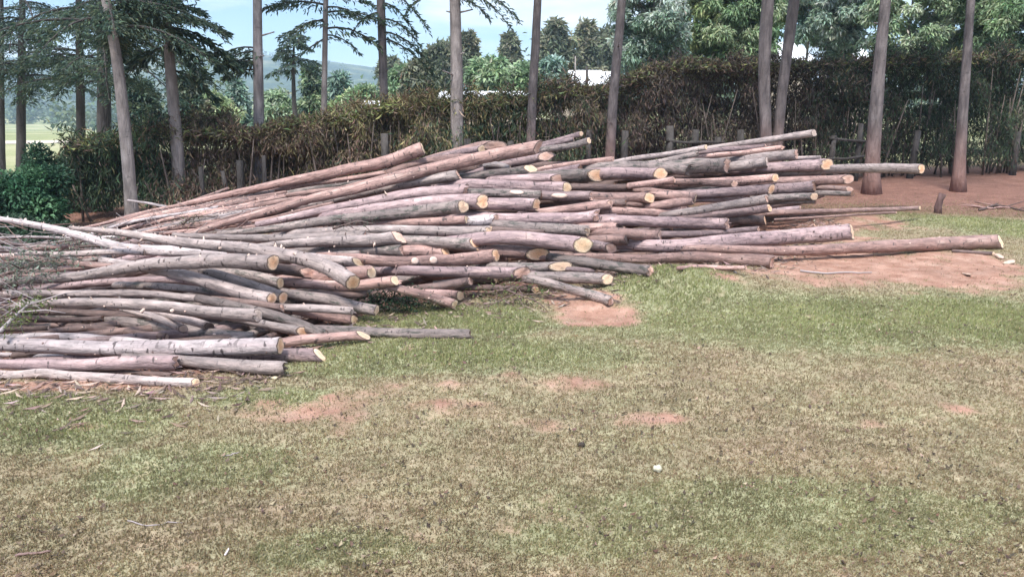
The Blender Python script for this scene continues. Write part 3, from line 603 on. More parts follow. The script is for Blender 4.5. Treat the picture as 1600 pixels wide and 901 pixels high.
# settle the heap: push overlapping logs apart along the line of sight, keep them above the ground
NL = len(logs); PP = np.stack([l['P'] for l in logs]); YY = np.stack([l['Y'] for l in logs]); WW = np.stack([l['w'] for l in logs])
sb = np.linspace(0, 1, 16)
Y0 = YY + 2.2 * np.array([l['bias'] for l in logs])[:, None]        # who lies in front of whom
for it in range(26):
    X3 = at(PP[..., 0], PP[..., 1], YY); RR = WW / 2 * span(YY, PP[..., 1])
    sh = np.zeros((NL, 2)); cnt = np.full((NL, 2), 1e-6)
    for a_ in range(NL):
        dx = np.abs(PP[a_, :, 0].mean() - PP[:, :, 0].mean(1)) < 500
        for b_ in np.nonzero(dx)[0]:
            if b_ <= a_: continue
            pa, pb = PP[a_], PP[b_]
            if pa[:, 1].min() - 14 > pb[:, 1].max() + 14 or pb[:, 1].min() - 14 > pa[:, 1].max() + 14: continue
            if pa[0, 0] > pb[-1, 0] or pb[0, 0] > pa[-1, 0]: continue
            # compare at shared photo columns
            x0, x1 = max(pa[0, 0], pb[0, 0]), min(pa[-1, 0], pb[-1, 0]); xx = np.linspace(x0, x1, 9)
            ya = np.interp(xx, pa[:, 0], pa[:, 1]); yb = np.interp(xx, pb[:, 0], pb[:, 1])
            da = np.interp(xx, pa[:, 0], YY[a_]); db = np.interp(xx, pb[:, 0], YY[b_])
            ra = np.interp(xx, pa[:, 0], RR[a_]); rb = np.interp(xx, pb[:, 0], RR[b_])
            dv = np.abs(ya - yb) * span((da + db) / 2, ya)
            need = np.sqrt(np.clip((.93 * (ra + rb)) ** 2 - dv ** 2, 0, None))
            # logs lower in the picture lie in front where depths are equal
            sg = np.sign((np.interp(xx, pb[:, 0], Y0[b_]) - np.interp(xx, pa[:, 0], Y0[a_])).mean() + 1e-3) * np.ones(9)
            ov = np.where(need > 0, need - sg * (db - da), 0)
            if (ov <= 0).all(): continue
            ov = np.clip(ov, 0, .06)
            for k_, sgn, pk in ((a_, -1, pa), (b_, 1, pb)):
                tt = np.clip((xx - pk[0, 0]) / (pk[-1, 0] - pk[0, 0] + 1e-6), 0, 1)
                sh[k_, 0] += (sgn * sg * ov * .5 * (1 - tt)).sum(); cnt[k_, 0] += ((1 - tt) * (ov > 0)).sum()
                sh[k_, 1] += (sgn * sg * ov * .5 * tt).sum(); cnt[k_, 1] += (tt * (ov > 0)).sum()
    mv = .55 * sh / np.maximum(cnt, .6)
    YY = YY + mv[:, :1] * (1 - sb) + mv[:, 1:] * sb
    X3 = at(PP[..., 0], PP[..., 1], YY); RR = WW / 2 * span(YY, PP[..., 1])
    low = ground_z(X3[..., 0], X3[..., 1]) + .8 * RR - X3[..., 2]          # >0: sunk into the ground
    fix = np.clip(low, 0, .3) / np.maximum((CAMZ - X3[..., 2]) / YY, .02)
    YY = YY - fix
    # keep each log nearly straight in depth
    for k_ in range(NL):
        lim = .38 * np.ptp(PP[k_, :, 0]) * span(YY[k_].mean(), 320.); sl = np.polyfit(sb, YY[k_], 1)[0]      # and not turned far out of the picture plane
        if abs(sl) > lim: YY[k_] -= (sl - math.copysign(lim, sl)) * (sb - .5)
        cf = np.polyfit(sb, YY[k_], 3); YY[k_] = .5 * YY[k_] + .5 * np.polyval(cf, sb)
CAMP = np.array((0, 0, CAMZ))
def build_log(l, Y, idx):
    lr = np.random.default_rng(idx + 50)
    n = int(np.clip(l['Lp'] / 9, 8, 60)); S = np.linspace(0, 1, n)
    P = np.stack([np.interp(S, sb, l['P'][:, 0]), np.interp(S, sb, l['P'][:, 1])], 1)
    if len(l['P']) > 3:
        P = spline(l['P'], n)
    Yn = np.interp(S, sb, Y); C = at(P[:, 0], P[:, 1], Yn)
    sm = np.polyfit(S, Yn, 4 if n > 12 else 2); C = at(P[:, 0], P[:, 1], np.polyval(sm, S))
    rad = np.interp(S, sb, l['w']) / 2 * span(Yn, P[:, 1])
    seg = np.r_[0, np.cumsum(np.linalg.norm(np.diff(C, axis=0), axis=1))]; Ltot = seg[-1]
    # knots and swellings along the stem
    lump = 1 + .035 * np.interp(seg, np.arange(0, Ltot + .3, .11), lr.normal(size=int((Ltot + .3) / .11) + 2)[:len(np.arange(0, Ltot + .3, .11))])
    lump[-1] = 1.; rad = rad * lump
    side = .25 * rad[:, None] * np.interp(seg, np.arange(0, Ltot + .6, .4), lr.normal(size=len(np.arange(0, Ltot + .6, .4))))[:, None]
    C = C + side * np.array((0, .0, .35)) * np.sin(np.pi * S)[:, None]
    T = nrm(np.gradient(C, axis=0)); K = 14
    th = np.arange(K) * 2 * np.pi / K
    V = []; ovl = 1 + .05 * np.cos(2 * th + lr.random() * 6) + .03 * np.cos(3 * th + lr.random() * 6)
    for i_ in range(n):
        ec = CAMP - C[i_]; ec = ec - T[i_] * (ec @ T[i_]); ec /= np.linalg.norm(ec); eu = np.cross(ec, T[i_]); eu = eu if eu[2] > 0 else -eu
        xc, xu = rad[i_] * ovl * np.cos(th), rad[i_] * ovl * np.sin(th)
        p = C[i_] + xc[:, None] * ec + xu[:, None] * eu
        if i_ >= n - 3:                                                   # the saw cut slopes
            f = (1, .55, .22)[n - 1 - i_]
            vd = CAMP - C[-1]; vd /= np.linalg.norm(vd); Tp = T[-1] - vd * (T[-1] @ vd); Tp /= np.linalg.norm(Tp)
            nn = Tp + l['q'] * vd + l['u'] * eu; off = -((p - C[i_]) @ nn) / max(nn @ T[-1], .4) * f
            if i_ == n - 1: off = off + rad[i_] * (.08 if l['ck'] in 'oywg' else .2) * lr.normal(size=K)
            p = p + off[:, None] * T[i_]
        V.append(p)
    V = np.array(V); end = V[-1].copy(); cen = end.mean(0)
    mb_v = V.reshape(-1, 3); tipc = C[0] - T[0] * rad[0] * .6
    VV = list(mb_v) + [tipc]; loops, starts, midx, uv = [], [], [], []
    def face(ix, uvs, mi):
        starts.append(len(loops)); loops.extend(ix); midx.append(mi); uv.extend(uvs)
    circ = 2 * np.pi * rad.mean()
    for i_ in range(n - 1):
        for j in range(K):
            j2 = (j + 1) % K
            face((i_ * K + j, i_ * K + j2, (i_ + 1) * K + j2, (i_ + 1) * K + j),
                 ((seg[i_], circ * j / K), (seg[i_], circ * (j + 1) / K), (seg[i_ + 1], circ * (j + 1) / K), (seg[i_ + 1], circ * j / K)), 0)
    for j in range(K): face((n * K, (j + 1) % K, j), ((0, 0), (0, .01), (0.01, 0)), 0)
    # thin ring of bark round the sawn face
    rb = len(VV); VV += [cen + (p - cen) * .90 for p in end]
    for j in range(K):
        j2 = (j + 1) % K; face(((n - 1) * K + j, (n - 1) * K + j2, rb + j2, rb + j), ((seg[-1], circ * j / K), (seg[-1], circ * (j + 1) / K), (seg[-1] + .01, circ * (j + 1) / K), (seg[-1] + .01, circ * j / K)), 2)
    def stub(c, d, r, ln, mi=1, k=6):
        d = d / np.linalg.norm(d); e1 = np.cross(d, (.31, .2, .93)); e1 /= np.linalg.norm(e1); e2 = np.cross(d, e1); b0 = len(VV)
        for (s_, rr) in ((-.4, 1.15), (1., .85)):
            for j in range(k):
                a = 2 * np.pi * j / k; VV.append(c + d * ln * s_ + rr * r * (math.cos(a) * e1 + math.sin(a) * e2) + (s_ > 0) * ln * .2 * lr.normal(size=3))
        for j in range(k): face((b0 + j, b0 + (j + 1) % k, b0 + k + (j + 1) % k, b0 + k + j), ((0, 0),) * 4, 0 if ln > .6 * r * 6 else mi)
        face(tuple(b0 + k + j for j in range(k)), ((0, 0),) * k, mi)
    if 's' in l['flags'] or (l['n'] > 5 and 'k' not in l['flags']):
        ns = int((26 if 's' in l['flags'] else 4) * min(Ltot, 2.6) / 1.5)
        for _ in range(ns):
            s_ = lr.random() ** 1.4 * (.8 if 's' in l['flags'] else .95); i_ = int(s_ * (n - 1)); i_ = min(i_, n - 2)
            ec = CAMP - C[i_]; ec -= T[i_] * (ec @ T[i_]); ec /= np.linalg.norm(ec); eu = np.cross(ec, T[i_]); eu = eu if eu[2] > 0 else -eu
            a = lr.random() * 6.28; d = math.cos(a) * ec + math.sin(a) * eu + (-.5 + .3 * lr.random()) * T[i_]
            c = C[i_] + (C[i_ + 1] - C[i_]) * lr.random() + rad[i_] * (math.cos(a) * ec + math.sin(a) * eu)
            r_ = rad[i_] * (.10 + .15 * lr.random()); stub(c, d, r_, r_ * (.9 + 3.2 * lr.random() ** 2))
    if 'k' in l['flags']:
        for _ in range(int(9 * Ltot)):
            i_ = int(lr.random() * (n - 3)) + 1; a = lr.random() * 6.28
            ec = CAMP - C[i_]; ec -= T[i_] * (ec @ T[i_]); ec /= np.linalg.norm(ec); eu = np.cross(ec, T[i_])
            o_ = math.cos(a) * ec + math.sin(a) * eu; stub(C[i_] + rad[i_] * .97 * o_, o_, rad[i_] * .14, rad[i_] * .09, 2 if lr.random() < .7 else 1)
    # loose bark lip hanging at some butts
    if l['ck'] in 'pdb' or lr.random() < .35:
        for _ in range(2 + int(lr.random() * 3)):
            j = int(lr.integers(0, K)); p0 = end[j]; p1 = end[(j + 1) % K]; b0 = len(VV); ln = rad[-1] * (.25 + .7 * lr.random()); o_ = nrm(p0 - cen) * rad[-1] * .15
            VV += [p0, p1, (p0 + p1) / 2 + T[-1] * ln + o_ * lr.normal()]
            face((b0, b0 + 1, b0 + 2), ((seg[-1], 0), (seg[-1], .02), (seg[-1] + .02, .01)), 0)
    base = C.mean(0); VV = np.array(VV) - base
    me = mesh_np('log', VV, loops, starts, None, [M['pk'] if 'p' in l['flags'] else M[l['tone']], M['knot'], M['b']], midx=midx, smooth=True, uv=uv)
    o = link('log', me); o.location = base
    tag(o, l['label'], 'log', 'felled logs in the heap')
    # the sawn end: a dished disc a little proud of the bark ring
    nv = T[-1] + l['q'] * 0; out_n = np.cross(end[3] - cen, end[8] - cen); out_n /= np.linalg.norm(out_n); out_n = out_n if out_n @ T[-1] > 0 else -out_n
    CV = [cen + out_n * .004 + .03 * rad[-1] * lr.normal(size=3)]; CU = [(0, 0)]
    for rr in (.35, .68, .93):
        for j in range(K):
            wob = .05 * rad[-1] * lr.normal() * (1.6 if l['ck'] in 'pdw' else 1.)
            CV.append(cen + (end[j] - cen) * rr + out_n * ((.004 + wob * .5) if rr < .9 else .0025)); CU.append((rr * math.cos(th[j]), rr * math.sin(th[j])))
    lo, st, uu = [], [], []
    for j in range(K):
        st.append(len(lo)); t_ = (0, 1 + j, 1 + (j + 1) % K); lo += t_; uu += [CU[x] for x in t_]
    for r_ in range(2):
        for j in range(K):
            t_ = (1 + r_ * K + j, 1 + (r_ + 1) * K + j, 1 + (r_ + 1) * K + (j + 1) % K, 1 + r_ * K + (j + 1) % K); st.append(len(lo)); lo += t_; uu += [CU[x] for x in t_]
    cm = mesh_np('cut_face', np.array(CV) - base, lo, st, None, [M['c' + l['ck']]], uv=uu, smooth=True)
    link('cut_face', cm, o)
    # trimmed limb scars that face out of the log (flags c<x>,<y> round, e<x>,<y> long)
    import re
    for kind, sx, sy in re.findall(r'([ce])(\d+),(\d+)', l['flags']):
        i_ = int(np.argmin(np.abs(P[:, 0] - float(sx))))
        ec = CAMP - C[i_]; ec -= T[i_] * (ec @ T[i_]); ec /= np.linalg.norm(ec); eu = np.cross(ec, T[i_]); eu = eu if eu[2] > 0 else -eu
        dv = (P[i_, 1] - float(sy)) * span(Yn[i_], sy); a = math.asin(np.clip(dv / rad[i_], -.8, .8))
        o_ = math.cos(a) * ec + math.sin(a) * eu; t2 = np.cross(o_, T[i_])
        rx, ry = (rad[i_] * .75, rad[i_] * .62) if kind == 'c' else (rad[i_] * 1.5, rad[i_] * .45)
        mb = MB(); c0 = C[i_] + rad[i_] * 1.0 * o_; k = 14
        ring = lambda f, h: [c0 + o_ * h + f * (rx * math.cos(x) * T[i_] + ry * math.sin(x) * t2) for x in np.arange(k) * 2 * np.pi / k]
        vs = ring(1.1, -.5 * rad[i_]) + ring(1., .10 * rad[i_]) + ring(.6, .16 * rad[i_])
        fs = [(q_ * k + j, q_ * k + (j + 1) % k, (q_ + 1) * k + (j + 1) % k, (q_ + 1) * k + j) for q_ in range(2) for j in range(k)] + [tuple(2 * k + j for j in range(k))]
        mb.add([v - base for v in vs], fs); mb.build('limb_scar', M['knot'], o)
    return o
log_objs = [build_log(l, YY[k_], k_) for k_, l in enumerate(logs)]
for o in log_objs:
    if o['label'] == TIP: o['group'] = 'slender pole tips in the left fan'
# logs deeper in the heap that show only as bark in the gaps
FB = np.array([(-40, 575), (430, 545), (520, 490), (612, 446), (830, 436), (950, 428), (1020, 405), (1100, 352), (1200, 338), (1290, 300)], float)
FT = np.array([(-40, 440), (60, 392), (130, 372), (200, 347), (350, 309), (500, 290), (650, 262), (840, 246), (1000, 266), (1100, 252), (1290, 266)], float)
fr = np.random.default_rng(99); FILL = []
for row in range(17):
    f = (row + .5) / 17; x = -40 + 90 * fr.random()
    while x < 1240:
        ln = 240 + 160 * fr.random(); x1 = min(x + ln, 1285); xx = np.linspace(x, x1, 7)
        hgt = np.interp(xx.mean(), FB[:, 0], FB[:, 1]) - np.interp(xx.mean(), FT[:, 0], FT[:, 1])
        if x1 - x > 110 and (hgt > 150 or row % 2 == 0):
            yy = (1 - f) * np.interp(xx, FT[:, 0], FT[:, 1]) + f * np.interp(xx, FB[:, 0], FB[:, 1]); yy = np.polyval(np.polyfit(xx, yy, 1), xx) + 4 * (fr.random() - .5) * np.linspace(-1, 1, 7)
            FILL.append((xx, yy, 13 + 5 * fr.random()))
        x = x1 - 20
for q, (xx, yy, w_) in enumerate(FILL):
    if q in HIDDEN: continue
    P = spline(np.stack([xx, yy], 1), 16); Y = heap_Y(P) + .2
    for k_ in range(16):
        nb = (np.abs(PP[..., 0] - P[k_, 0]) < 26) & (np.abs(PP[..., 1] - P[k_, 1]) < 15)
        if nb.any(): Y[k_] = max(Y[k_], np.percentile(YY[nb], 85) + .10)
    cf = np.polyval(np.polyfit(sb, Y, 1), sb); Y = cf + max((Y - cf).max() * .6, 0)
    X3 = at(P[:, 0], P[:, 1], Y); low = ground_z(X3[:, 0], X3[:, 1]) + .03 - X3[:, 2]; Y = Y - np.clip(low, 0, 1) / np.maximum((CAMZ - X3[:, 2]) / Y, .02)
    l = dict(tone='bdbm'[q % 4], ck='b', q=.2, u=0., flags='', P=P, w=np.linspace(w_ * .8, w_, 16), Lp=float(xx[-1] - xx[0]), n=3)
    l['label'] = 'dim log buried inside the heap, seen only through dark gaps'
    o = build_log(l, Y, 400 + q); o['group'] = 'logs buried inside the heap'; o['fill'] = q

# fine twigs and snapped side shoots among the thin ends: nobody could count them
mb = MB()
for k in range(260):
    x = -40 + 430 * fr.random() ** 1.5; top = np.interp(x, FT[:, 0], FT[:, 1]) - 4; bot = np.interp(x, [-40, 60, 200, 330, 430], [520, 500, 395, 372, 350]); y = top + (bot - top) * fr.random()
    if x < 130 and fr.random() < .5: y = 345 + 20 * fr.random() + 60 * fr.random()
    c = at(x, y, heap_Y([(x, y)])[0] - .06 - .05 * fr.random()); a = .30 * fr.normal() + (.12 if x > 150 else -.06); L = .10 + .34 * fr.random() ** 1.5
    d = np.array((math.cos(a), .35 * fr.normal(), math.sin(a))) * (1 if fr.random() < .5 else -1); d /= np.linalg.norm(d); up = np.array((0, 0, .22 * abs(fr.normal())))
    r = .0025 + .004 * fr.random(); mb.tube([c - d * L / 2, c + up * L * .25, c + d * L / 2 + up * L], [r, r * .85, r * .5], 5, m=int(fr.random() * 3), rough=.2)
tag(mb.build('brushwood', [M['p'], M['w'], M['g']]), 'fine twigs and snapped side shoots among the thin pole ends at the left', 'brushwood', kind='stuff')
# ---------------------------------------------------------------- hedge and fence
def bark_tree(name, c1, c2, c3=None):
    m, nt, b, out = mat(name)
    o = nd(nt, 'ShaderNodeTexCoord').outputs['Object']
    n1 = noise(nt, mapped(nt, o, (7, 7, 1.2)), 2., 5, .65); n2 = noise(nt, mapped(nt, o, (6, 6, 22)), 1.6, 3, .6)
    c = mixc(nt, ramp(nt, n1.outputs[0], [(.35, 0.), (.65, 1.)]), c1, c2)
    n7 = noise(nt, mapped(nt, o, (3, 3, 1.6)), 1.5, 4, .6); c = mixc(nt, .7, c, ramp(nt, n7.outputs[0], [(.3, .22), (.7, .75)]), 'OVERLAY')
    if c3:                                    # red soil splashed up the foot of the stem
        z = nd(nt, 'ShaderNodeSeparateXYZ'); nt.links.new(o, z.inputs[0]); mr = nd(nt, 'ShaderNodeMapRange', i_1=1.3, i_2=.15); nt.links.new(z.outputs[2], mr.inputs[0])
        k = nd(nt, 'ShaderNodeMath', operation='MULTIPLY'); nt.links.new(mr.outputs[0], k.inputs[0]); nt.links.new(ramp(nt, n1.outputs[0], [(.2, 1.), (.8, .55)]), k.inputs[1])
        c = mixc(nt, k.outputs[0], c, c3)
    c = mixc(nt, ramp(nt, n2.outputs[0], [(.62, 0.), (.72, .7)]), c, tuple(.35 * x for x in c1))
    nt.links.new(c, b.inputs['Base Color']); bump(nt, b, n1.outputs[0], 1., .06)
    return m
TB = {'grey': bark_tree('trunk_grey', (.32, .28, .265), (.18, .155, .15)),
      'red': bark_tree('trunk_reddish', (.185, .158, .155), (.085, .073, .075), (.29, .16, .13)),
      'dark': bark_tree('trunk_dark', (.085, .075, .07), (.05, .045, .045)),
      'pale': bark_tree('trunk_pale', (.30, .27, .27), (.18, .16, .165))}
HP = [(-9.5, 11.6)] + [(X, hedge_Y(X)) for X in np.linspace(-6.5, 24, 40)]
# top of the hedge in the photo: (px, py)
HT = np.array([(-200, 262), (0, 250), (140, 232), (200, 214), (300, 203), (400, 207), (450, 196), (520, 186), (580, 174), (660, 160), (760, 159), (830, 152), (880, 141), (955, 137), (985, 114), (1050, 100), (1150, 104), (1250, 98), (1350, 95), (1450, 90), (1550, 88), (1800, 84), (2400, 84)], float)
def hedge_top(X):
    Yh = hedge_Y(X); px = 800 + F * X / (Yh * 1.03); py = np.interp(px, HT[:, 0], HT[:, 1])
    return at(px, py, Yh)[..., 2], px
he = empty('hedge', (2, hedge_Y(2), 0), 'long shaggy brown and dark green hedge behind the log heap', 'hedge')
n = 250000
X = -6.75 + 21.6 * rng.random(n); top, px = hedge_top(X); dep = rng.normal(size=n) * .28
g0 = ground_z(X, hedge_Y(X)); u = rng.random(n) ** .8
ragged = .34 * (fbm(X * 2.2, X * 0 + 3, 3) - .5) * 2 + .10 * rng.normal(size=n)
Z = g0 + .22 + (top - g0 - .18 + ragged * (u > .7)) * u
lump_ = 1.7 * (fbm(X * 1.5, Z * 1.7, 3, 11.) - .5); C = np.stack([X, hedge_Y(X) + dep * (1.0 - .4 * u) - lump_, Z], 1)
az = rng.random(n) * 6.283
droop = np.where(u > .86, .5 * rng.normal(size=n) + .35, -.95 + .5 * rng.normal(size=n))
D = np.stack([np.cos(az) * .6, np.sin(az) * .6 - .2, droop], 1); N = rng.normal(size=(n, 3)) + np.array((0, -.7, .4))
zone = fbm(X * .9, Z * 1.4, 3, 6.)
def zonecol(px, zone, u):
    n = len(px)
    olive = pick([(.20, .18, .08), (.25, .215, .11), (.15, .155, .07), (.30, .245, .14)], n)
    brown = pick([(.19, .135, .10), (.24, .17, .125), (.13, .088, .072), (.30, .225, .165)], n)
    purp = pick([(.115, .088, .08), (.16, .125, .11), (.075, .06, .06), (.14, .12, .09)], n)
    dgreen = pick([(.075, .125, .07), (.05, .09, .055), (.11, .165, .085), (.07, .10, .065)], n)
    k = lambda xs_, ys_: np.interp(px, xs_, ys_)
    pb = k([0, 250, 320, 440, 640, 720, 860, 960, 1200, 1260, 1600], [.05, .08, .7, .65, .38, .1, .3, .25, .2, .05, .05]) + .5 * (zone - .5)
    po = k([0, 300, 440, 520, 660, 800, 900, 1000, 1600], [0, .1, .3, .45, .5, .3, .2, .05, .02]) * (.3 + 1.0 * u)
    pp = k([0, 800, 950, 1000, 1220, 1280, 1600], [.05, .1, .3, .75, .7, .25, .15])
    r = rng.random(n)
    c = np.where((r < pb)[:, None], brown, np.where((r < pb + po)[:, None], olive, np.where((r < pb + po + pp)[:, None], purp, dgreen)))
    return c
pxs = px
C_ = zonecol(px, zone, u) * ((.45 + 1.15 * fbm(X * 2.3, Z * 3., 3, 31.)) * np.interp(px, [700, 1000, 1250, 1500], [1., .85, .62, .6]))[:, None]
hole = (fbm(X * 3.2, Z * 2.6, 3, 41.) > np.interp(px, [600, 1250, 1400], [.95, .80, .735])) & (u < .65)
q_ = ~hole; X, Z, px, u, C, D, N, C_ = X[q_], Z[q_], px[q_], u[q_], C[q_], D[q_], N[q_], C_[q_]; n = len(X)
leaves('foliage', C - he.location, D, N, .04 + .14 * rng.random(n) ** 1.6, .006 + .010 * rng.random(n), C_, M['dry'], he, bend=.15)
# a loose green fringe along the crest
n = 22000
X = -6.6 + 21.4 * rng.random(n); top, px = hedge_top(X)
C = np.stack([X, hedge_Y(X) + .2 * rng.normal(size=n), top - .10 + .16 * rng.random(n) * (.4 + fbm(X * 3, X * 0, 2))], 1)
D = np.stack([.7 * rng.normal(size=n), .5 * rng.normal(size=n), .2 + .5 * rng.normal(size=n)], 1)
cc = np.where((rng.random(n) < np.interp(px, [0, 350, 480, 720, 800, 950, 1050, 1600], [.9, .3, .75, .75, .6, .4, .25, .4]))[:, None], pick([(.20, .22, .08), (.15, .19, .085), (.27, .26, .12)], n), pick([(.17, .125, .09), (.11, .105, .075)], n))
leaves('crest_foliage', C - he.location, D, rng.normal(size=(n, 3)), .05 + .10 * rng.random(n), .010 + .012 * rng.random(n), cc, M['dry'], he)
mb = MB()
for k in range(240):                      # bare stems inside the hedge
    x = -6.6 + 21.4 * rng.random(); y = hedge_Y(x) + rng.normal() * .2 - .1; z0 = float(ground_z(x, y)); t = float(hedge_top(np.array([x]))[0][0])
    L = (t - z0) * (.4 + .5 * rng.random()); lx, ly = rng.normal(size=2) * .2
    mb.tube([np.array((x + lx * s, y + ly * s, z0 + L * s)) - he.location for s in (0, .35, .7, 1)], [.022, .018, .013, .006], 5)
tag(mb.build('stem', bark_tree('hedge_stem', (.19, .15, .13), (.10, .08, .07)), he), kind='stuff')
# weathered post and rail fence along the near face of the hedge
wood = bark_tree('fence_wood', (.085, .075, .07), (.045, .04, .038))
fe = empty('wooden_fence', (3, hedge_Y(3) - .58, 0), 'low weathered post and rail fence standing in front of the shaggy hedge', 'fence')
fpx = [330, 372, 388, 425, 610, 735, 800, 915, 968, 1038, 1073, 1107, 1145, 1180, 1279, 1318, 1400, 1470, 1555]
fp = []
for p in fpx:
    Yf = 14.0
    for _ in range(6):
        X = (p - 800) / F * Yf * 1.03; Yf = hedge_Y(X) - .58
    z0 = float(ground_z(X, Yf)); hgt = (.85 if p > 500 else .55) + .25 * rng.random(); fp.append((X, Yf, z0)); tx, ty = rng.normal(size=2) * .03
    mb = MB(); r = (.05 if p > 500 else .035) + .025 * rng.random()
    mb.tube([np.array((X + tx * s, Yf + ty * s, z0 - .1 + (hgt + .1) * s)) - fe.location for s in (0, .3, .6, 1)], [r * 1.1, r, r * .97, r * .9], 8, rough=.1)
    mb.build('post', wood, fe)
for hz in (.45, .8):
    for q in ((9, 10, 14) if hz > .6 else (10, 14)):
        a_, b_ = np.array(fp[q]), np.array(fp[q + 1]); off = np.array((0, -.085, hz)); j = rng.normal(size=2) * .02
        mb = MB(); mb.tube([a_ + off + (-.1, 0, j[0]) - fe.location, (a_ + b_) / 2 + off - (0, 0, .012) - fe.location, b_ + off + (.1, 0, j[1]) - fe.location], [.03, .028, .026], 6)
        mb.build('rail', wood, fe)
# ---------------------------------------------------------------- trees
def trunk_path(pix, Y, w, extra, zb=None):
    """pix: photo points base->up, w: px widths; goes on straight above the frame by extra metres"""
    P = np.array([at(x, y, Y) for x, y in pix]); r = np.array(w) / 2 * span(Y, np.array([y for _, y in pix]))
    z0 = ground_z(P[0, 0], Y) if zb is None else zb
    if P[0, 2] > z0:                                                       # base hidden behind the logs: carry it down to the ground
        d = (P[0] - P[1]) / (P[0, 2] - P[1, 2]); P = np.vstack([P[0] + d * (z0 - .05 - P[0, 2]), P]); r = np.r_[r[0] * 1.12, r]
    d = nrm(P[-1] - P[-2]); d = d if d[2] > 0 else np.array((0, 0, 1.))
    if extra:
        for s in (.35, .7, 1.): P = np.vstack([P, P[-1] + d * extra / 3 + np.array((0, 0, 0))]); r = np.r_[r, r[-1] * .8]
    k = 26; zz = np.r_[0, np.cumsum(np.linalg.norm(np.diff(P, axis=0), axis=1))]; s = np.linspace(0, zz[-1], k)
    Q = np.stack([np.interp(s, zz, P[:, j]) for j in range(3)], 1); Q[1:-1] = (Q[:-2] + Q[1:-1] * 2 + Q[2:]) / 4
    rr = np.interp(s, zz, r); rr[0] *= 1.3; rr[1] *= 1.08
    return Q, rr
DARKC = [(.06, .10, .078), (.045, .08, .065), (.085, .13, .09), (.115, .15, .09)]
BLUEC = [(.085, .13, .12), (.06, .10, .09), (.12, .165, .14), (.09, .13, .105)]
def sprays(P0, az, L, rise, droop, nleaf, pal, wide=.35, size=.16):
    """one conifer bough: a thin limb with hanging side sprays -> limb points, leaf arrays"""
    k = 7; s = np.linspace(0, 1, k); d = np.array((math.cos(az), math.sin(az), 0.))
    pts = P0 + np.outer(s * L, d) + np.outer(L * (rise * s - droop * s * s), (0, 0, 1))
    t = rng.random(nleaf) ** .7; base = np.stack([np.interp(t, s, pts[:, j]) for j in range(3)], 1)
    sd = np.array((-d[1], d[0], 0.)); side = rng.normal(size=nleaf) * wide * L * .5 * (1.05 - .75 * t)
    base = base + side[:, None] * sd + np.stack([0 * t, 0 * t, -np.abs(side) * .35 + .05 * rng.normal(size=nleaf) * L * .4], 1)
    D = d * .7 + sd * np.sign(side)[:, None] * .7 + rng.normal(size=(nleaf, 3)) * .35 + np.array((0, 0, -.35)); N = np.array((0, 0, 1.)) + rng.normal(size=(nleaf, 3)) * .5
    return pts, base, D, N, size * (.5 + rng.random(nleaf)), pick(pal, nleaf, .2)
def conifer(pix, Y, w, barkm, label, boughs, pal=DARKC, extra=6., cat='tree', high=True, group='trees standing in a row behind the log heap', name='tree', stubs=0):
    """boughs: (photo y where it leaves the trunk, azimuth deg, length m, rise, droop, leaves)"""
    Q, rr = trunk_path(pix, Y, w, extra)
    base = np.array(Q[0]); root = empty(name, base, label, cat, group)
    mb = MB(); mb.tube(Q - base, rr, 12, rough=.07)
    for _ in range(stubs):
        i_ = rng.integers(5, 20); a = rng.random() * 6.28; d = np.array((math.cos(a), math.sin(a), .25)); ln = .06 + .22 * rng.random() ** 2
        mb.tube([Q[i_] - base, Q[i_] - base + d * (rr[i_] + ln)], [.018, .01], 5)
    acc = [[], [], [], [], []]
    B = list(boughs)
    if high:
        z0 = Q[-1, 2]
        jt = np.interp(at(pix[0][0], -60, Y)[2], Q[:, 2], np.linspace(0, 1, len(Q)))
        for k in range(26):                                                # crown above the frame
            B.append((None, rng.random() * 360, (.7 + 1.5 * (1 - k / 30)) * (.8 + .4 * rng.random()), .25, .35, 150, jt + .12 + (.88 - jt) * k / 26))
    for bq in B:
        y, a, L, rise, droop, nl = bq[:6]
        if y is None: j = bq[6] * (len(Q) - 1)
        else:
            zt = at(pix[0][0], y, Y)[2]; j = np.interp(zt, Q[:, 2], np.arange(len(Q)))
        P0 = np.array([np.interp(j, np.arange(len(Q)), Q[:, q]) for q in range(3)])
        pts, b_, D, N, Ls, cc = sprays(P0, R(a), L, rise, droop, int(nl), pal, size=bq[6] if y is not None and len(bq) > 6 else .13)
        mb.tube(pts - base, np.linspace(.022, .005, len(pts)) * (.5 + .4 * L), 5, m=1)
        for q, v in enumerate((b_, D, N, Ls, cc)): acc[q].append(v)
    mb.build('trunk', [TB[barkm], TB['dark']], root)
    if B:
        C, D, N, Ls, cc = [np.concatenate(v) for v in acc]
        cr = leaves('crown', C - base, D, N, Ls, Ls * .22, cc, M['leaf'], root, bend=.2)
    return root
def lush(y0, y1, k, L, nl, a0=0, a1=360, pal=None, size=.075):
    return [(y0 + (y1 - y0) * (q + rng.random()) / k, a0 + (a1 - a0) * rng.random(), L * (.6 + .7 * rng.random()), .12 + .15 * rng.random(), .35 + .3 * rng.random(), nl * 1.9, size) for q in range(k)]
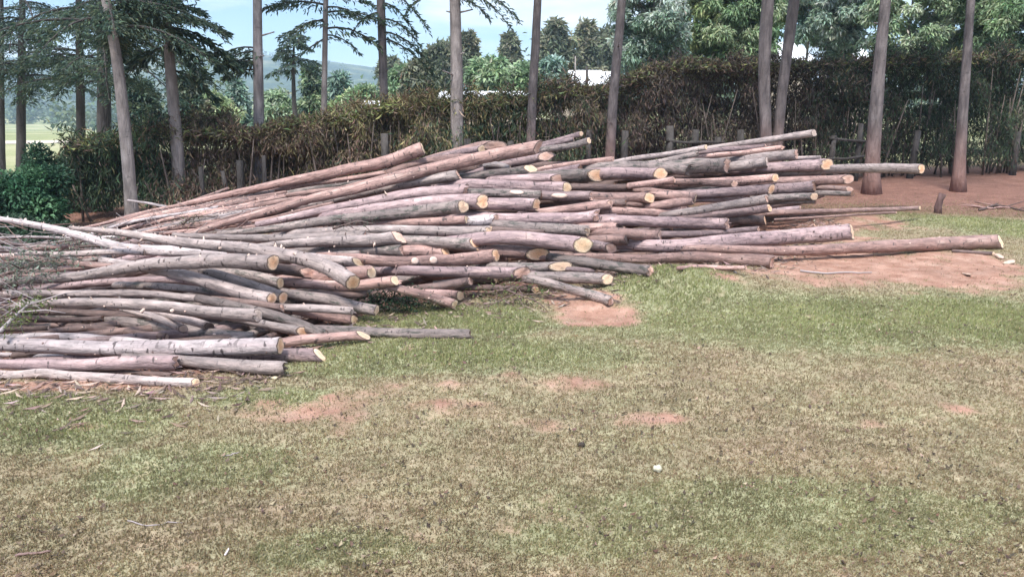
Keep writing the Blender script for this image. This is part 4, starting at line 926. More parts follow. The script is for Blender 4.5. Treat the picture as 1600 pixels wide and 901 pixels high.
# azimuth: 0 right, 90 away, 180 left, 270 toward the viewer
conifer([(4, 268), (3, 190), (2, 60), (2, 0)], 17.5, [9, 8, 7, 6], 'dark', 'slim dark trunk cut by the left edge of the picture', lush(10, 120, 11, 1.4, 190), extra=5)
conifer([(33, 266), (33, 180), (34, 80), (35, 0)], 17, [14, 13, 11, 9], 'dark', 'dark straight conifer, second trunk from the left edge', lush(0, 130, 17, 1.6, 220, pal=BLUEC), BLUEC, extra=5)
conifer([(127, 262), (126, 170), (124, 70), (123, 0)], 16.5, [14, 13, 11, 9], 'dark', 'dark straight conifer over the right end of the green bush', lush(0, 135, 19, 1.5, 240), extra=5)
conifer([(162, 285), (163, 180), (162, 70), (161, 0)], 15, [23, 21, 18, 15], 'dark', 'thick black trunked conifer just left of the leaning grey trunk', lush(0, 130, 20, 1.6, 250), extra=5)
conifer([(206, 330), (200, 250), (187, 120), (172, 30), (166, 0)], 11.6, [19, 19, 17, 15, 14], 'grey', 'leaning grey trunk at the left end of the hedge', lush(-10, 60, 12, 1.3, 240), extra=4.5)
conifer([(281, 312), (277, 230), (268, 130), (262, 50), (257, 0)], 12.5, [20, 19, 17, 15, 14], 'grey', 'grey trunk with bushy dark boughs arching right over the hills', lush(-20, 35, 12, .85, 240) + [(60, 8, .8, .1, .75, 260), (45, 20, .95, .15, .75, 280), (70, -20, .6, .05, .9, 220), (110, 30, .6, 0, .8, 130), (75, 175, .8, .1, .8, 200)], extra=4.5)
conifer([(406, 292), (405, 200), (403, 90), (402, 0)], 13.2, [18, 17, 15, 14], 'pale', 'straight pale trunk alone against the hills, left of the thin bent tree', lush(75, 110, 6, .75, 60, 140, 240, size=.1), extra=5, stubs=8)
conifer([(516, 262), (506, 215), (507, 120), (509, 0)], 13.8, [12, 10, 9, 8], 'grey', 'thin tree bent at its foot with sparse lacy boughs against the sky',
        [(8, 178, 1.05, .25, .3, 228, .085), (20, 5, .95, .2, .35, 228, .085), (30, 190, .75, -.2, .2, 144, .08), (45, 355, .95, .2, .55, 100, .12), (-10, 160, 1.0, .1, .3, 192, .085), (-15, 20, .9, 0, .3, 192, .085), (35, 240, .7, .2, .5, 144, .08), (60, 200, .55, -.55, .1, 120, .075), (12, 330, .8, .1, .4, 168, .08), (55, 20, .55, .1, .6, 96, .075)], extra=4)
conifer([(603, 250), (601, 190), (598, 90), (595, 0)], 14, [15, 14, 13, 13], 'red', 'mauve trunk with wispy foliage drooping down its right side',
        [(5, 5, .55, .1, 1.0, 192, .075), (30, 350, .75, .1, .9, 228, .075), (50, 10, .85, 0, .7, 216, .075), (-12, 355, .8, .1, .9, 192, .075), (60, 20, .9, -.15, .55, 192, .075), (20, 200, .5, .1, .8, 96, .075)], extra=4.5)
conifer([(714, 240), (714, 150), (713, 70), (711, 0)], 13.6, [21, 20, 18, 17], 'grey', 'sturdy grey trunk with knobbly bark before the gap of sky',
        [(-15, 355, .9, .1, .75, 168, .075), (-25, 185, .8, .1, .7, 168, .075), (-5, 10, .55, 0, .6, 120, .075), (-20, 340, 1.1, .1, .6, 192, .075)], extra=5, stubs=16)
conifer([(829, 224), (833, 130), (838, 50), (840, 0)], 14, [15, 14, 13, 12], 'red', 'slender reddish trunk right of the sky gap, above the topmost logs', [], extra=5.5)
conifer([(953, 246), (958, 150), (967, 60), (972, 0)], 14.2, [16, 15, 14, 13], 'red', 'trunk leaning right beside the white roofed house', [], extra=5.5, stubs=5)
conifer([(1197, 218), (1193, 120), (1196, 50), (1200, 0)], 14.6, [18, 18, 20, 19], 'red', 'left and thicker of two trunks standing close together', [], extra=5.5)
conifer([(1215, 222), (1222, 140), (1233, 60), (1241, 0)], 14.9, [16, 16, 17, 17], 'red', 'right one of two close trunks, leaning right as it rises', [], extra=5.5)
conifer([(1361, 302), (1366, 200), (1376, 80), (1384, 0)], 13.6, [23, 21, 18, 16], 'red', 'reddish footed trunk behind the log that juts farthest right', [], extra=5.5, stubs=4)
conifer([(1497, 297), (1504, 180), (1512, 70), (1517, 0)], 13.9, [18, 15, 13, 12], 'red', 'slim rightmost trunk standing on bare red dirt', [], extra=5.5)
# ---------------------------------------------------------------- broadleaf and far trees
def crown_tree(px, ytop, ybase, halfw, Y, pal, label, shape='round', clumps=40, per=110, name='tree', trunkw=.10, cat='tree', group='trees beyond the hedge', leafs=1., hang=0., bark='grey', clsz=.34):
    t, b_ = at(px, ytop, Y), at(px, ybase, Y); hw = halfw * span(Y, ytop); h = t[2] - b_[2]
    zg = float(ground_z(b_[0], Y)); base = np.array((b_[0], Y, zg)); root = empty(name, base, label, cat, group)
    cx_ = np.array((0, 0, b_[2] - zg)); mb = MB(); top = t[2] - zg
    lean = rng.normal(size=2) * .02 * top
    spine = [np.array((lean[0] * s, lean[1] * s, top * .92 * s)) for s in np.linspace(0, 1, 7)]
    mb.tube(spine, np.linspace(trunkw, trunkw * .18, 7) * max(h, 2) / 4, 8)
    Cs = []; 
    for k in range(clumps):
        s = rng.random() ** (.8 if shape == 'round' else 1.2); a = rng.random() * 6.283
        prof = {'round': math.sqrt(max(1 - (2 * s - 1) ** 2, .04)) * .98, 'cone': (1 - s) * 1.0 + .06, 'tall': (math.sin(math.pi * (.12 + .83 * s)) ** .7)}[shape]
        rr = hw * prof * math.sqrt(rng.random()) * (1 if rng.random() < .8 else 1.18)
        Cs.append((rr * math.cos(a), rr * math.sin(a), b_[2] - zg + h * s))
    Cs = np.array(Cs)
    for c in Cs[::3]:
        zs = max(c[2] - .5 * math.hypot(c[0], c[1]) - .1 * h, .15 * top); mb.tube([(lean[0] * zs / top, lean[1] * zs / top, zs), (c[0] * .55, c[1] * .55, zs + (c[2] - zs) * .6), c], [trunkw * .28 * max(h, 2) / 4, trunkw * .16 * max(h, 2) / 4, .01], 5)
    mb.build('trunk', TB[bark], root)
    n = clumps * per; ci = np.repeat(np.arange(clumps), per); off = rng.normal(size=(n, 3)); off = nrm(off) * (rng.random(n) ** .5)[:, None]
    cs = clsz * min(hw, h * .5) * (.6 + .7 * rng.random(clumps)); C = Cs[ci] + off * cs[ci][:, None] * np.array((1.1, 1.1, .75))
    tone = np.array(pal)[rng.integers(0, len(pal), clumps)][ci] * (1 + .18 * rng.normal(size=(n, 1))); tone = np.clip(tone * (1 + .06 * rng.normal(size=(n, 3))), .005, .8)
    D = off + rng.normal(size=(n, 3)) * .6 + np.array((0, 0, -hang)); N = off + np.array((0, -.2, .8)) + rng.normal(size=(n, 3)) * .5
    sz = leafs * .0026 * Y * (1 + rng.random(n)) * 1.5
    leaves('crown', C, D, N, sz * (1 + hang), sz * (.5 - .18 * min(hang, 1)), tone, M['leaf'], root)
    return root
SILV = [tuple(1.7 * v for v in c_) for c_ in [(.17, .22, .18), (.22, .27, .23), (.12, .17, .13), (.27, .31, .27), (.10, .14, .10)]]
MIDG = [(.20, .30, .16), (.26, .36, .20), (.145, .22, .12), (.33, .41, .25)]
YELG = [(.26, .35, .16), (.34, .42, .21), (.20, .27, .13), (.41, .47, .27)]
BLUG = [(.19, .29, .235), (.24, .34, .28), (.145, .215, .17), (.33, .42, .36)]
EUC = [(.155, .175, .115), (.20, .215, .14), (.115, .135, .09), (.235, .24, .16)]
PALE = [tuple(1.7 * v for v in c_) for c_ in [(.20, .25, .17), (.26, .30, .21), (.15, .20, .12)]]
big = [(1012, -90, 130, 62, 23, SILV, 'silvery eucalyptus rising from the hedge right of the house roof', 'round', .5), (1082, -120, 118, 70, 25, YELG, 'tree with hanging yellow green foliage, next to the silvery eucalyptus', 'tall', .9),
       (1150, -90, 122, 62, 24, MIDG, 'mid green tree left of the two close trunks', 'tall', .6), (1262, -130, 66, 60, 29, BLUG, 'bluish green tree behind the two close trunks', 'round', .5),
       (1318, -80, 90, 52, 27, SILV, 'silvery leafed tree between the close trunks and the reddish footed trunk', 'round', .5), (1412, -110, 118, 58, 23, PALE, 'pale leafed tree just right of the reddish footed trunk', 'round', .5),
       (1478, -110, 112, 56, 24, SILV, 'greyish silver tree left of the slim rightmost trunk', 'round', .5), (1560, -120, 122, 72, 22, MIDG, 'deep green tree filling the top right corner', 'round', .6), (1205, -140, 40, 52, 30, YELG, 'far yellowish green crown showing between the two close trunks', 'round', .6)]
for px, yt, yb, hw, Y, pal, lab, shp, hg in big:
    crown_tree(px, yt, yb, hw, Y, pal, lab, shp, 95, 230, trunkw=.07, hang=hg, bark='pale', clsz=.26, leafs=.72)
for px, yt, yb, hw, Y, pal, lab, shp in [
    (868, 38, 132, 27, 60, EUC, 'dark rounded eucalyptus just right of the slender reddish trunk', 'round'), (916, 40, 118, 24, 62, EUC, 'pointed grey green tree rising behind the white roof', 'cone'),
    (944, 48, 120, 20, 66, EUC, 'olive tree behind the right end of the white roof', 'tall'), (796, 58, 104, 15, 70, EUC, 'small pointed tree alone against the sky, left of the reddish trunk', 'cone'),
    (698, 66, 150, 28, 55, EUC, 'domed dark tree half behind the sturdy grey trunk', 'round'), (733, 55, 120, 12, 58, EUC, 'narrow dark tree peeking out right of the sturdy grey trunk', 'tall'),
    (765, 96, 152, 30, 38, MIDG, 'fresh green bushy tree right of the sturdy grey trunk', 'round'), (812, 104, 152, 26, 40, MIDG, 'green bushy tree behind the slender reddish trunk', 'round'), (862, 92, 150, 18, 42, BLUG, 'dark green tree below the rounded eucalyptus', 'tall'),
    (655, 104, 168, 24, 36, EUC, 'dark bush tree left of the sturdy grey trunk', 'round'), (632, 112, 178, 26, 40, MIDG, 'light green tree right of the mauve trunk', 'round'), (572, 140, 190, 26, 34, MIDG, 'low green tree left of the mauve trunk', 'round'),
    (492, 108, 200, 20, 34, DARKC + MIDG, 'small dark conifer right behind the thin bent tree', 'cone'), (374, 130, 205, 20, 36, BLUG, 'small bluish conifer left of the straight pale trunk', 'cone'), (436, 150, 205, 28, 34, PALE, 'pale olive bush tree right of the straight pale trunk', 'round'),
    (532, 118, 200, 20, 48, BLUG, 'hazy green tree right of the thin bent tree', 'tall'), (335, 150, 212, 30, 32, YELG, 'yellow green bush tree right of the boughed grey trunk', 'round'), (612, 96, 150, 16, 75, EUC, 'far dark tree showing beside the mauve trunk', 'round'),
    (228, 130, 215, 34, 24, DARKC, 'dark conifer in shade between the two leaning grey trunks', 'cone'), (305, 118, 215, 20, 28, DARKC + EUC, 'dark drooping conifer just right of the boughed grey trunk', 'tall'), (548, 150, 195, 22, 44, YELG, 'sunlit yellowish bush over the hedge crest near the thin bent tree', 'round')]:
    crown_tree(px, yt, yb, hw, Y, pal, lab, shp, 46 if Y > 45 else 60, 120, trunkw=.09, clsz=.36, hang=.3)
# the small conifer with a bare stem seen over the hedge
conifer([(462, 200), (459, 150), (458, 100), (460, 55)], 24, [8, 7, 5, 2], 'dark', 'bare stemmed little conifer with drooping top over the hedge', lush(48, 112, 16, .62, 60, size=.13), DARKC + BLUEC, extra=0, high=False, group='trees beyond the hedge')
# ---------------------------------------------------------------- green bushes at the left
def bush(px, ytop, ybase, hw, Y, pal, label, n=9000, size=.07):
    t, b_ = at(px, ytop, Y), at(px, ybase, Y); zg = float(ground_z(b_[0], Y)); base = np.array((b_[0], Y, zg)); W_ = hw * span(Y, ytop); h = t[2] - zg
    root = empty('bush', base, label, 'bush', 'bushes at the left edge'); mb = MB()
    lob = rng.normal(size=(26, 3)) * np.array((.45, .35, .22)) * np.array((W_, W_, h)) + np.array((0, 0, h * .55)); lob[:, 2] = np.clip(lob[:, 2], .15 * h, .85 * h)
    for l_ in lob: mb.tube([(l_[0] * .15, l_[1] * .15, 0), (l_[0] * .6, l_[1] * .6, l_[2] * .6), l_], [.02, .013, .005], 5)
    mb.build('stem', TB['dark'], root)
    ci = rng.integers(0, 26, n); off = nrm(rng.normal(size=(n, 3))) * (rng.random(n) ** .4)[:, None]; C = lob[ci] + off * np.array((.34 * W_, .34 * W_, .26 * h)); C[:, 2] = np.maximum(C[:, 2], .03)
    tone = np.clip(np.array(pal)[rng.integers(0, len(pal), 26)][ci] * (1 + .22 * rng.normal(size=(n, 1))), .006, .6)
    leaves('foliage', C, off + rng.normal(size=(n, 3)) * .5, off + np.array((0, 0, .9)) + rng.normal(size=(n, 3)) * .4, size * (.6 + .8 * rng.random(n)), size * .5 * (.6 + .6 * rng.random(n)), tone, M['leaf'], root)
    return root
BG = [(.045, .125, .065), (.065, .16, .08), (.03, .08, .045), (.09, .19, .095)]
bush(52, 270, 345, 70, 11.2, BG, 'bright green leafy bush at the left edge behind the poles', 15000)
bush(112, 232, 310, 48, 13.2, [(.035, .085, .05), (.05, .11, .06), (.025, .06, .04)], 'darker bush behind the bright green one, below a dark trunk', 9000)
bush(30, 345, 400, 70, 9.3, [(.03, .06, .035), (.045, .085, .05), (.025, .05, .03)], 'low dark brush under the whitish bent pole at the left edge', 5000, .06)
# ---------------------------------------------------------------- cut boughs lying on the logs and weeds
def bough(pix, Ys, pal, label, n, ln, name='cut_bough', group=None, wid=.3, stemc='b', sz=.2, hang=.2):
    P = np.array([at(x, y, Y) for (x, y), Y in zip(pix, Ys)]); base = P.mean(0); root = empty(name, base, label, 'bough' if name == 'cut_bough' else 'weed', group)
    k = 12; s = np.linspace(0, 1, k); src = np.linspace(0, 1, len(P)); Q = np.stack([np.interp(s, src, P[:, j]) for j in range(3)], 1) - base
    mb = MB(); mb.tube(Q, np.linspace(.013, .005, k), 6); 
    for _ in range(9):
        i_ = rng.integers(2, k - 1); d = rng.normal(size=3) * np.array((1, .6, .5)) + (0, 0, .15); mb.tube([Q[i_], Q[i_] + d * ln * .7, Q[i_] + d * ln * 1.2 - (0, 0, .03)], [.006, .004, .002], 4)
    mb.build('stem', M[stemc], root)
    t = rng.random(n); C = np.stack([np.interp(t, s, Q[:, j]) for j in range(3)], 1) + rng.normal(size=(n, 3)) * np.array((wid, wid * .5, wid * .4)) * .5
    leaves('foliage', C, rng.normal(size=(n, 3)) + np.array((0, 0, -hang)), rng.normal(size=(n, 3)) + np.array((0, -.4, .6)), ln * sz * (.6 + .8 * rng.random(n)), ln * sz * .2 * (.5 + rng.random(n)), pick(pal, n, .2), M['leaf'], root)
CB = 'cut boughs left on the logs'
GREY = [(.19, .22, .17), (.25, .27, .22), (.14, .165, .125)]
bough([(-25, 440), (20, 424), (50, 410), (95, 400)], [5.35, 5.55, 5.6, 5.7], GREY, 'withered grey green bough lying across the poles at the left edge', 900, .18, group=CB, wid=.28)
bough([(0, 518), (22, 495), (45, 475), (62, 467)], [4.55, 4.75, 4.9, 5.0], [(.15, .19, .06), (.11, .15, .05), (.18, .21, .08)], 'yellow green sprig on a pale stick in front of the left poles', 420, .13, group=CB, wid=.13, stemc='w')
bough([(575, 474), (600, 468), (625, 466), (640, 474)], [5.95, 5.9, 5.9, 5.9], [(.025, .055, .03), (.04, .085, .045), (.02, .04, .025)], 'dark green bough stuffed under the logs by the bright grass', 1500, .14, group=CB, wid=.24)
bough([(760, 458), (790, 452), (815, 462), (838, 470)], [6.3, 6.2, 6.15, 6.1], [(.13, .19, .06), (.17, .22, .08), (.2, .17, .09)], 'twiggy weeds sprouting below the olive brown pole', 300, .16, name='weed', wid=.3)
bough([(90, 392), (130, 376), (170, 372)], [6.8, 7.1, 7.3], GREY, 'dry feathery bough tangled among thin left poles', 420, .18, group=CB, wid=.3)
bough([(285, 350), (298, 340), (312, 338)], [7.9, 8.0, 8.1], [(.16, .17, .08), (.12, .13, .06)], 'small olive sprig caught on the thin poles below the boughed trunk', 160, .12, group=CB, wid=.14)
bough([(520, 357), (560, 345), (585, 350)], [6.9, 6.9, 6.9], [(.15, .19, .14), (.19, .22, .17)], 'pale green sprig lying flat on logs at the middle left', 120, .1, group=CB, wid=.16)
# ---------------------------------------------------------------- small things on the ground
def lump(px, py, r, sq, mt, name, label, cat, seed, group=None):
    lr = np.random.default_rng(seed); c = on_ground(px, py); c[2] = gz(c[0:1], c[1:2])[0]
    import bmesh
    bm = bmesh.new(); bmesh.ops.create_icosphere(bm, subdivisions=3, radius=1.)
    f = lr.normal(size=(7, 3)); f /= np.linalg.norm(f, axis=1)[:, None]
    for v in bm.verts:
        p = np.array(v.co); cut = max((f @ p).max() - .62, 0); p = p * (1 - .55 * cut) * (1 + .10 * math.sin(5 * p[0] + 3 * p[1] + seed) + .05 * lr.normal()); v.co = p * r * np.array(sq) + (0, 0, r * sq[2] * .75)
    me = bpy.data.meshes.new(name); bm.to_mesh(me); bm.free(); me.materials.append(mt); me.polygons.foreach_set('use_smooth', [True] * len(me.polygons))
    o = link(name, me); o.location = c; o.rotation_euler = (0, .15, lr.random() * 6); return tag(o, label, cat, group)
lump(1028, 737, .022, (1.15, .8, .75), plain_mat('pale_stone', (.55, .52, .40), (.42, .39, .29), 40), 'stone', 'small pale cream stone lying alone on the near grass', 'stone', 3)
lump(908, 701, .017, (1.3, .9, .7), plain_mat('dark_clod', (.05, .038, .03), None, 60), 'clod', 'small dark clod on the turf left of the cream stone', 'clod', 5)
lump(1577, 413, .05, (1.4, .8, .4), plain_mat('wood_chip', (.55, .42, .33), None, 40), 'wood_chip', 'pale flat wood chip on red dirt right of the yellow ended log', 'wood chip', 6, 'wood chips on the dirt')
lump(1560, 404, .05, (1.5, .8, .4), plain_mat('wood_chip', (.55, .40, .32), None, 40), 'wood_chip', 'wood chip close under the end of the rightmost long log', 'wood chip', 8, 'wood chips on the dirt')
lump(1510, 431, .05, (1.8, .7, .2), plain_mat('wood_chip', (.48, .34, .27), None, 40), 'wood_chip', 'faint flat wood chip in the middle of the right dirt', 'wood chip', 9, 'wood chips on the dirt')
lump(430, 577 + 14, .02, (1.3, .8, .6), plain_mat('wood_chip', (.6, .5, .33), None, 40), 'wood_chip', 'pale wood chip on grass below the front log with dark flecked butt', 'wood chip', 10, 'wood chips on the dirt')
def stick(pts, r0, r1, mt, label, name='stick', n=10, twigs=0, group='fallen sticks on the ground', lift=.0):
    P = np.array([on_ground(x, y) for x, y in pts]); s = np.linspace(0, 1, n); src = np.linspace(0, 1, len(P)); Q = np.stack([np.interp(s, src, P[:, j]) for j in range(3)], 1)
    Q[:, 2] = gz(Q[:, 0], Q[:, 1]) + r0 * .8 + lift + .006 * rng.random(n); base = Q.mean(0); mb = MB(); mb.tube(Q - base, np.linspace(r0, r1, n), 6, rough=.15)
    for _ in range(twigs):
        i_ = rng.integers(1, n - 1); d = rng.normal(size=3) * np.array((1, .8, .25)) * .25; d[2] = abs(d[2]) * .6; mb.tube([Q[i_] - base, Q[i_] - base + d * .6, Q[i_] - base + d], [r1, r1 * .7, r1 * .4], 4)
    o = mb.build(name, mt); o.location = base; return tag(o, label, 'stick', group)
stick([(1250, 426), (1290, 429), (1330, 428), (1362, 429)], .010, .005, M['w'], 'long thin pale stick lying on the red dirt below the right logs')
stick([(1128, 427), (1150, 438)], .013, .008, M['w'], 'short pale stick on the edge of the grass knoll')
stick([(350, 711), (375, 706)], .004, .003, M['w'], 'dry pale straw stalk on turf at the left foreground', twigs=0)
stick([(200, 816), (235, 824), (285, 818)], .003, .002, M['w'], 'long thin straw curving on the lower left turf')
stick([(25, 872), (80, 862)], .006, .004, M['p'], 'brownish twig at the lower left corner')
stick([(352, 872), (358, 862)], .004, .003, M['w'], 'short upright looking straw at the bottom edge left of centre')
stick([(1518, 322), (1545, 327), (1575, 325)], .02, .01, M['p'], 'twig heap branch lying on dirt at the right edge', twigs=7)
stick([(1530, 329), (1560, 322), (1600, 331)], .022, .010, M['b'], 'darker crossed branch in the twig heap at the right edge', twigs=7)
stick([(1255, 397), (1310, 401), (1350, 399)], .008, .004, M['b'], 'fine dark twig in the shade below the rightmost long log')
# short leaning stake
c = on_ground(1466, 333); c[2] = ground_z(c[0], c[1]); mb = MB(); h = 31 * span(c[1], 318)
mb.tube([(0, 0, -.05), (-.012, 0, h * .35), (0.0, 0, h * .7), (.03, 0, h)], [.052, .05, .042, .05], 9, rough=.2)
o = mb.build('stake', bark_tree('stake_wood', (.16, .095, .09), (.10, .06, .055))); o.location = c; tag(o, 'short dark leaning stake in the ground at the right', 'stake')
# ---------------------------------------------------------------- houses beyond the hedge
white = plain_mat('white_roof_sheet', (.86, .86, .86), (.76, .78, .8), 1.5, .45, (1, 8, 1), 0)
wallm = plain_mat('mud_wall', (.42, .36, .30), (.33, .27, .22), 2)
def house(px0, px1, yr, ye, Y, label, depth=5.):
    a, b_ = at(px0, ye, Y), at(px1, ye, Y); zr = at(px0, yr, Y + depth * .45)[2]; cxh = (a + b_) / 2; hw = (b_[0] - a[0]) / 2; zg = float(ground_z(cxh[0], Y)) - .2; ze = a[2]
    root = empty('house', (cxh[0], Y + depth / 2, zg), label, 'house', 'houses beyond the hedge'); z = lambda v: v - zg
    mb = MB(); mb.box((0, 0, z(ze) / 2 - .06), (hw * .96, depth * .45, z(ze) / 2 - .08)); mb.add([(-hw * .96, -depth * .45, z(ze) - .15), (-hw * .96, depth * .45, z(ze) - .15), (-hw * .96, 0, z(zr) - .12)], [(0, 1, 2)]); mb.add([(hw * .96, -depth * .45, z(ze) - .15), (hw * .96, depth * .45, z(ze) - .15), (hw * .96, 0, z(zr) - .12)], [(0, 2, 1)])
    mb.build('wall', wallm, root, smooth=False)
    mb = MB()
    for s in (-1, 1):
        n_ = 24; v = []
        for k in range(n_ + 1):
            x = -hw + 2 * hw * k / n_; w_ = .02 * (k % 2)
            v += [(x, s * depth * .55, z(ze) - .05 + w_), (x, 0, z(zr) + w_), (x, s * depth * .55, z(ze) - .10 + w_), (x, 0, z(zr) - .05 + w_)]
        f = []
        for k in range(n_): f += [(4 * k, 4 * k + 4, 4 * k + 5, 4 * k + 1), (4 * k + 2, 4 * k + 3, 4 * k + 7, 4 * k + 6), (4 * k, 4 * k + 2, 4 * k + 6, 4 * k + 4)]
        mb.add(v, f)
    mb.build('roof', white, root, smooth=False)
    return root
house(880, 948, 110, 132, 48, 'house with a white sheet roof seen over the hedge in the middle', 6.)
house(1204, 1274, 66, 94, 40, 'house with a bright roof glimpsed among leaves by the two close trunks', 5.)
house(1325, 1362, 64, 92, 44, 'white gable roof glimpsed behind the reddish footed trunk', 4.)
house(942, 966, 112, 126, 52, 'tiny pale shed peeking from the right end of the white roof', 3.)
house(682, 832, 143, 157, 27, 'long low pale sheet roof just over the hedge, left of the white roof', 3.)
house(556, 650, 158, 172, 25, 'low pale roof edge over the hedge between the mauve trunk and grey trunk', 3.)
# thin pole in front of the white roof
for px, yt, Y, lab in ((917, 104, 30, 'thin dark pole standing in front of the white roof'), (899, 88, 44, 'very thin pale pole left over the white roof')):
    t = at(px, yt, Y); zg = float(ground_z(t[0], Y)); mb = MB(); mb.tube([(0, 0, -.1), (0.02, 0, (t[2] - zg) * .5), (0, 0, t[2] - zg)], [.07, .065, .05] if px == 917 else [.045, .04, .03], 7)
    o = mb.build('utility_pole', TB['dark' if px == 917 else 'grey']); o.location = (t[0], Y, zg); tag(o, lab, 'pole')
# pale earth path beyond the hedge
def strip(name, pts, mt, wd):
    P = np.array(pts, float); s = np.linspace(0, 1, 60); src = np.linspace(0, 1, len(P)); Q = np.stack([np.interp(s, src, P[:, j]) for j in range(2)], 1); T = nrm(np.gradient(Q, axis=0)); S = np.stack([-T[:, 1], T[:, 0]], 1)
    A_, B_ = Q + S * wd / 2, Q - S * wd / 2; V = []
    for a_, b2 in zip(A_, B_): V += [(*a_, ground_z(*a_) + .05), (*b2, ground_z(*b2) + .05)]
    mb = MB(); mb.add(V, [(2 * k, 2 * k + 2, 2 * k + 3, 2 * k + 1) for k in range(59)]); return tag(mb.build(name, mt), kind='structure')
strip('path', [(-62, 90), (-48, 94), (-38, 95), (-26, 95), (-14, 100), (4, 110)], plain_mat('pale_earth', (.55, .47, .38), (.42, .35, .28), 1.), 7.)
# ---------------------------------------------------------------- hills
RID = np.array([(-1200, 96), (-400, 92), (-100, 94), (100, 92), (200, 88), (290, 80), (345, 77), (400, 84), (470, 92), (540, 99), (600, 108), (660, 118), (720, 128), (800, 138), (1000, 144), (1400, 146), (2600, 146)], float)
pxh = np.linspace(-1000, 2500, 260); Ds = np.geomspace(330, 1150, 46); yr = np.interp(pxh, RID[:, 0], RID[:, 1])
ridge = at(pxh, yr, 1100.); HV = []
for D_ in Ds:
    f = sstep(330, 1100, np.full(260, D_)); Xh = (pxh - 800) / F * D_ * 1.03; base_z = ground_z(Xh, Xh * 0 + D_) - 3
    zt = base_z + (ridge[:, 2] - base_z) * (f ** 1.25) + 10 * (fbm(Xh * .012, Xh * 0 + D_ * .012, 4) - .5) * (f * (1 - f) * 4) + 3 * (fbm(Xh * .05, Xh * 0 + D_ * .05, 3) - .5) * f
    if D_ > 1110: zt = zt - 10
    HV.append(np.stack([Xh, Xh * 0 + D_, zt], 1))
HV = np.array(HV); ny_, nx_ = HV.shape[:2]; i = (np.arange(ny_ - 1)[:, None] * nx_ + np.arange(nx_ - 1)[None]).ravel(); loops = np.stack([i, i + 1, i + nx_ + 1, i + nx_], 1).ravel()
m, nt, b, out = mat('wooded_hillside'); pos = nd(nt, 'ShaderNodeNewGeometry').outputs['Position']
n1 = noise(nt, mapped(nt, pos, (1, 1, 2)), .011, 5, .65); n2 = noise(nt, pos, .09, 5, .7)
c = ramp(nt, n1.outputs[0], [(.38, (.03, .05, .035)), (.5, (.05, .07, .045)), (.56, (.09, .11, .06)), (.64, (.15, .15, .09))]); c = mixc(nt, .6, c, ramp(nt, n2.outputs[0], [(.3, .2), (.7, .75)]), 'OVERLAY')
nt.links.new(c, b.inputs['Base Color']); b.inputs['Roughness'].default_value = 1.; b.inputs['Specular IOR Level'].default_value = 0.; bump(nt, b, n2.outputs[0], .8, 4.)
tag(link('hills', mesh_np('hills', HV.reshape(-1, 3), loops, np.arange(len(i)) * 4, None, [m], smooth=True)), kind='structure')
# distant woods on the hillside and in the valley: crowns as leafy tufts
nT = 2600; ii = rng.integers(0, ny_ - 6, nT); jj = rng.integers(0, nx_, nT); cen = HV[ii, jj] + rng.normal(size=(nT, 3)) * np.array((6, 6, 0)); keep = fbm(cen[:, 0] * .012, cen[:, 1] * .012, 3, 2.) > .44; cen = cen[keep]
nT2 = 900; D2 = 75 + 260 * rng.random(nT2); X2 = (rng.random(nT2) * 2600 - 900 - 800) / F * D2; c2 = np.stack([X2, D2, ground_z(X2, D2)], 1); k2 = (fbm(X2 * .03, D2 * .03, 3) > .46) & ~((X2 / D2 < -.42) & (D2 < 190)); cen = np.vstack([cen, c2[k2]])
per = 40; n = len(cen) * per; ci = np.repeat(np.arange(len(cen)), per); hgt = (5 + 6 * rng.random(len(cen)))[ci]; off = nrm(rng.normal(size=(n, 3))) * (rng.random(n) ** .4)[:, None]
C = cen[ci] + off * np.stack([hgt * .42, hgt * .42, hgt * .5], 1) + np.stack([0 * hgt, 0 * hgt, hgt * .5], 1)
tone = np.array([(.05, .085, .035), (.07, .11, .045), (.035, .06, .03), (.10, .13, .06)])[rng.integers(0, 4, len(cen))][ci] * (1 + .2 * rng.normal(size=(n, 1)))
tag(leaves('far_woods', C, off + .5 * rng.normal(size=(n, 3)), off + np.array((0, 0, .6)), np.minimum(hgt * .3, .007 * C[:, 1]), np.minimum(hgt * .24, .005 * C[:, 1]), np.clip(tone, .01, 1), M['leaf']), 'distant woods on the valley floor and hillside', 'woods', kind='stuff')
# ---------------------------------------------------------------- air, sky and sun
HAZE_D = .00062
hv = MB(); hv.box((0, 660, 50), (1650, 740, 62)); hz = hv.build('haze', [], None, smooth=False)
m = bpy.data.materials.new('haze'); m.use_nodes = True; nt = m.node_tree
for q in list(nt.nodes): nt.nodes.remove(q)
out = nt.nodes.new('ShaderNodeOutputMaterial'); pv = nt.nodes.new('ShaderNodeVolumePrincipled'); pv.inputs['Density'].default_value = HAZE_D; pv.inputs['Color'].default_value = (.62, .80, 1., 1); pv.inputs['Anisotropy'].default_value = .2
nt.links.new(pv.outputs[0], out.inputs['Volume']); hz.data.materials.append(m); tag(hz, kind='stuff')
SUN_EL, SUN_AZ = 58, 198          # azimuth measured as compass direction the light comes from, 0 = +Y (ahead), clockwise
sun_d = bpy.data.lights.new('sun', 'SUN'); sun_d.energy = SUN_E; sun_d.angle = R(SUN_A); sun_d.color = (1., .95, .88); sun = bpy.data.objects.new('sun', sun_d); col.objects.link(sun)
az, el = R(SUN_AZ), R(SUN_EL); sv = np.array((math.sin(az) * math.cos(el), math.cos(az) * math.cos(el), math.sin(el)))
from mathutils import Vector
sun.rotation_euler = Vector(sv).to_track_quat('Z', 'Y').to_euler(); sun.location = (0, 0, 30)
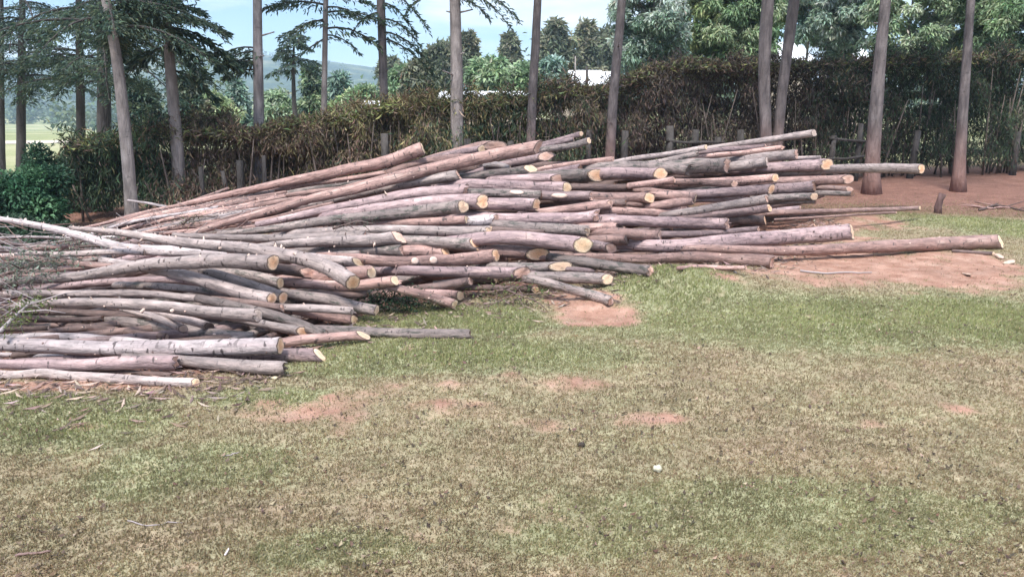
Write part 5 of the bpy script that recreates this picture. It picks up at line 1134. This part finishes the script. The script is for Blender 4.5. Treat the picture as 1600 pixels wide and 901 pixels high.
w = bpy.data.worlds.new('World'); sc.world = w; w.use_nodes = True; nt = w.node_tree
for q in list(nt.nodes): nt.nodes.remove(q)
out = nt.nodes.new('ShaderNodeOutputWorld'); bg = nt.nodes.new('ShaderNodeBackground'); sky = nt.nodes.new('ShaderNodeTexSky'); sky.sky_type = 'NISHITA'; sky.sun_disc = False
sky.sun_elevation = el; sky.sun_rotation = az; sky.air_density = 1.0; sky.dust_density = .6; sky.altitude = 2000
tc = nd(nt, 'ShaderNodeTexCoord').outputs['Generated']
n1 = noise(nt, mapped(nt, tc, (1.3, 1.3, 6.)), 2.6, 6, .55, .4)
f = ramp(nt, n1.outputs[0], [(.45, .03), (.58, .97)])
n2 = noise(nt, mapped(nt, tc, (2, 2, 9.)), 2.6, 4, .6)
cl = ramp(nt, n2.outputs[0], [(.3, CLOUD_LO), (.7, CLOUD_HI)])
blue = mixc(nt, 1., sky.outputs[0], (.82, .96, 1.08), 'MULTIPLY'); c = mixc(nt, f, blue, cl)
zz = nd(nt, 'ShaderNodeSeparateXYZ'); nt.links.new(tc, zz.inputs[0]); gr_ = ramp(nt, zz.outputs[2], [(.0, .33), (.2, .40), (.9, 1.)]); c = mixc(nt, 1., c, gr_, 'MULTIPLY')   # an overcast sky is brightest overhead
nt.links.new(c, bg.inputs['Color']); bg.inputs['Strength'].default_value = SKY_E; nt.links.new(bg.outputs[0], out.inputs[0])
sc.view_settings.view_transform = 'Standard'; sc.view_settings.look = 'None'; sc.view_settings.gamma = 1.; sc.view_settings.use_curve_mapping = False; sc.view_settings.exposure = EXPO
sc.render.engine = 'CYCLES'; cy = sc.cycles
cy.use_denoising = True; cy.max_bounces = 6; cy.diffuse_bounces = 3; cy.glossy_bounces = 2; cy.transmission_bounces = 3; cy.volume_bounces = 1; cy.transparent_max_bounces = 6; cy.caustics_reflective = False; cy.caustics_refractive = False
try: cy.denoiser = 'OPENIMAGEDENOISE'; cy.denoising_input_passes = 'RGB_ALBEDO_NORMAL'
except Exception: pass
sc.render.resolution_x = 1024; sc.render.resolution_y = 576
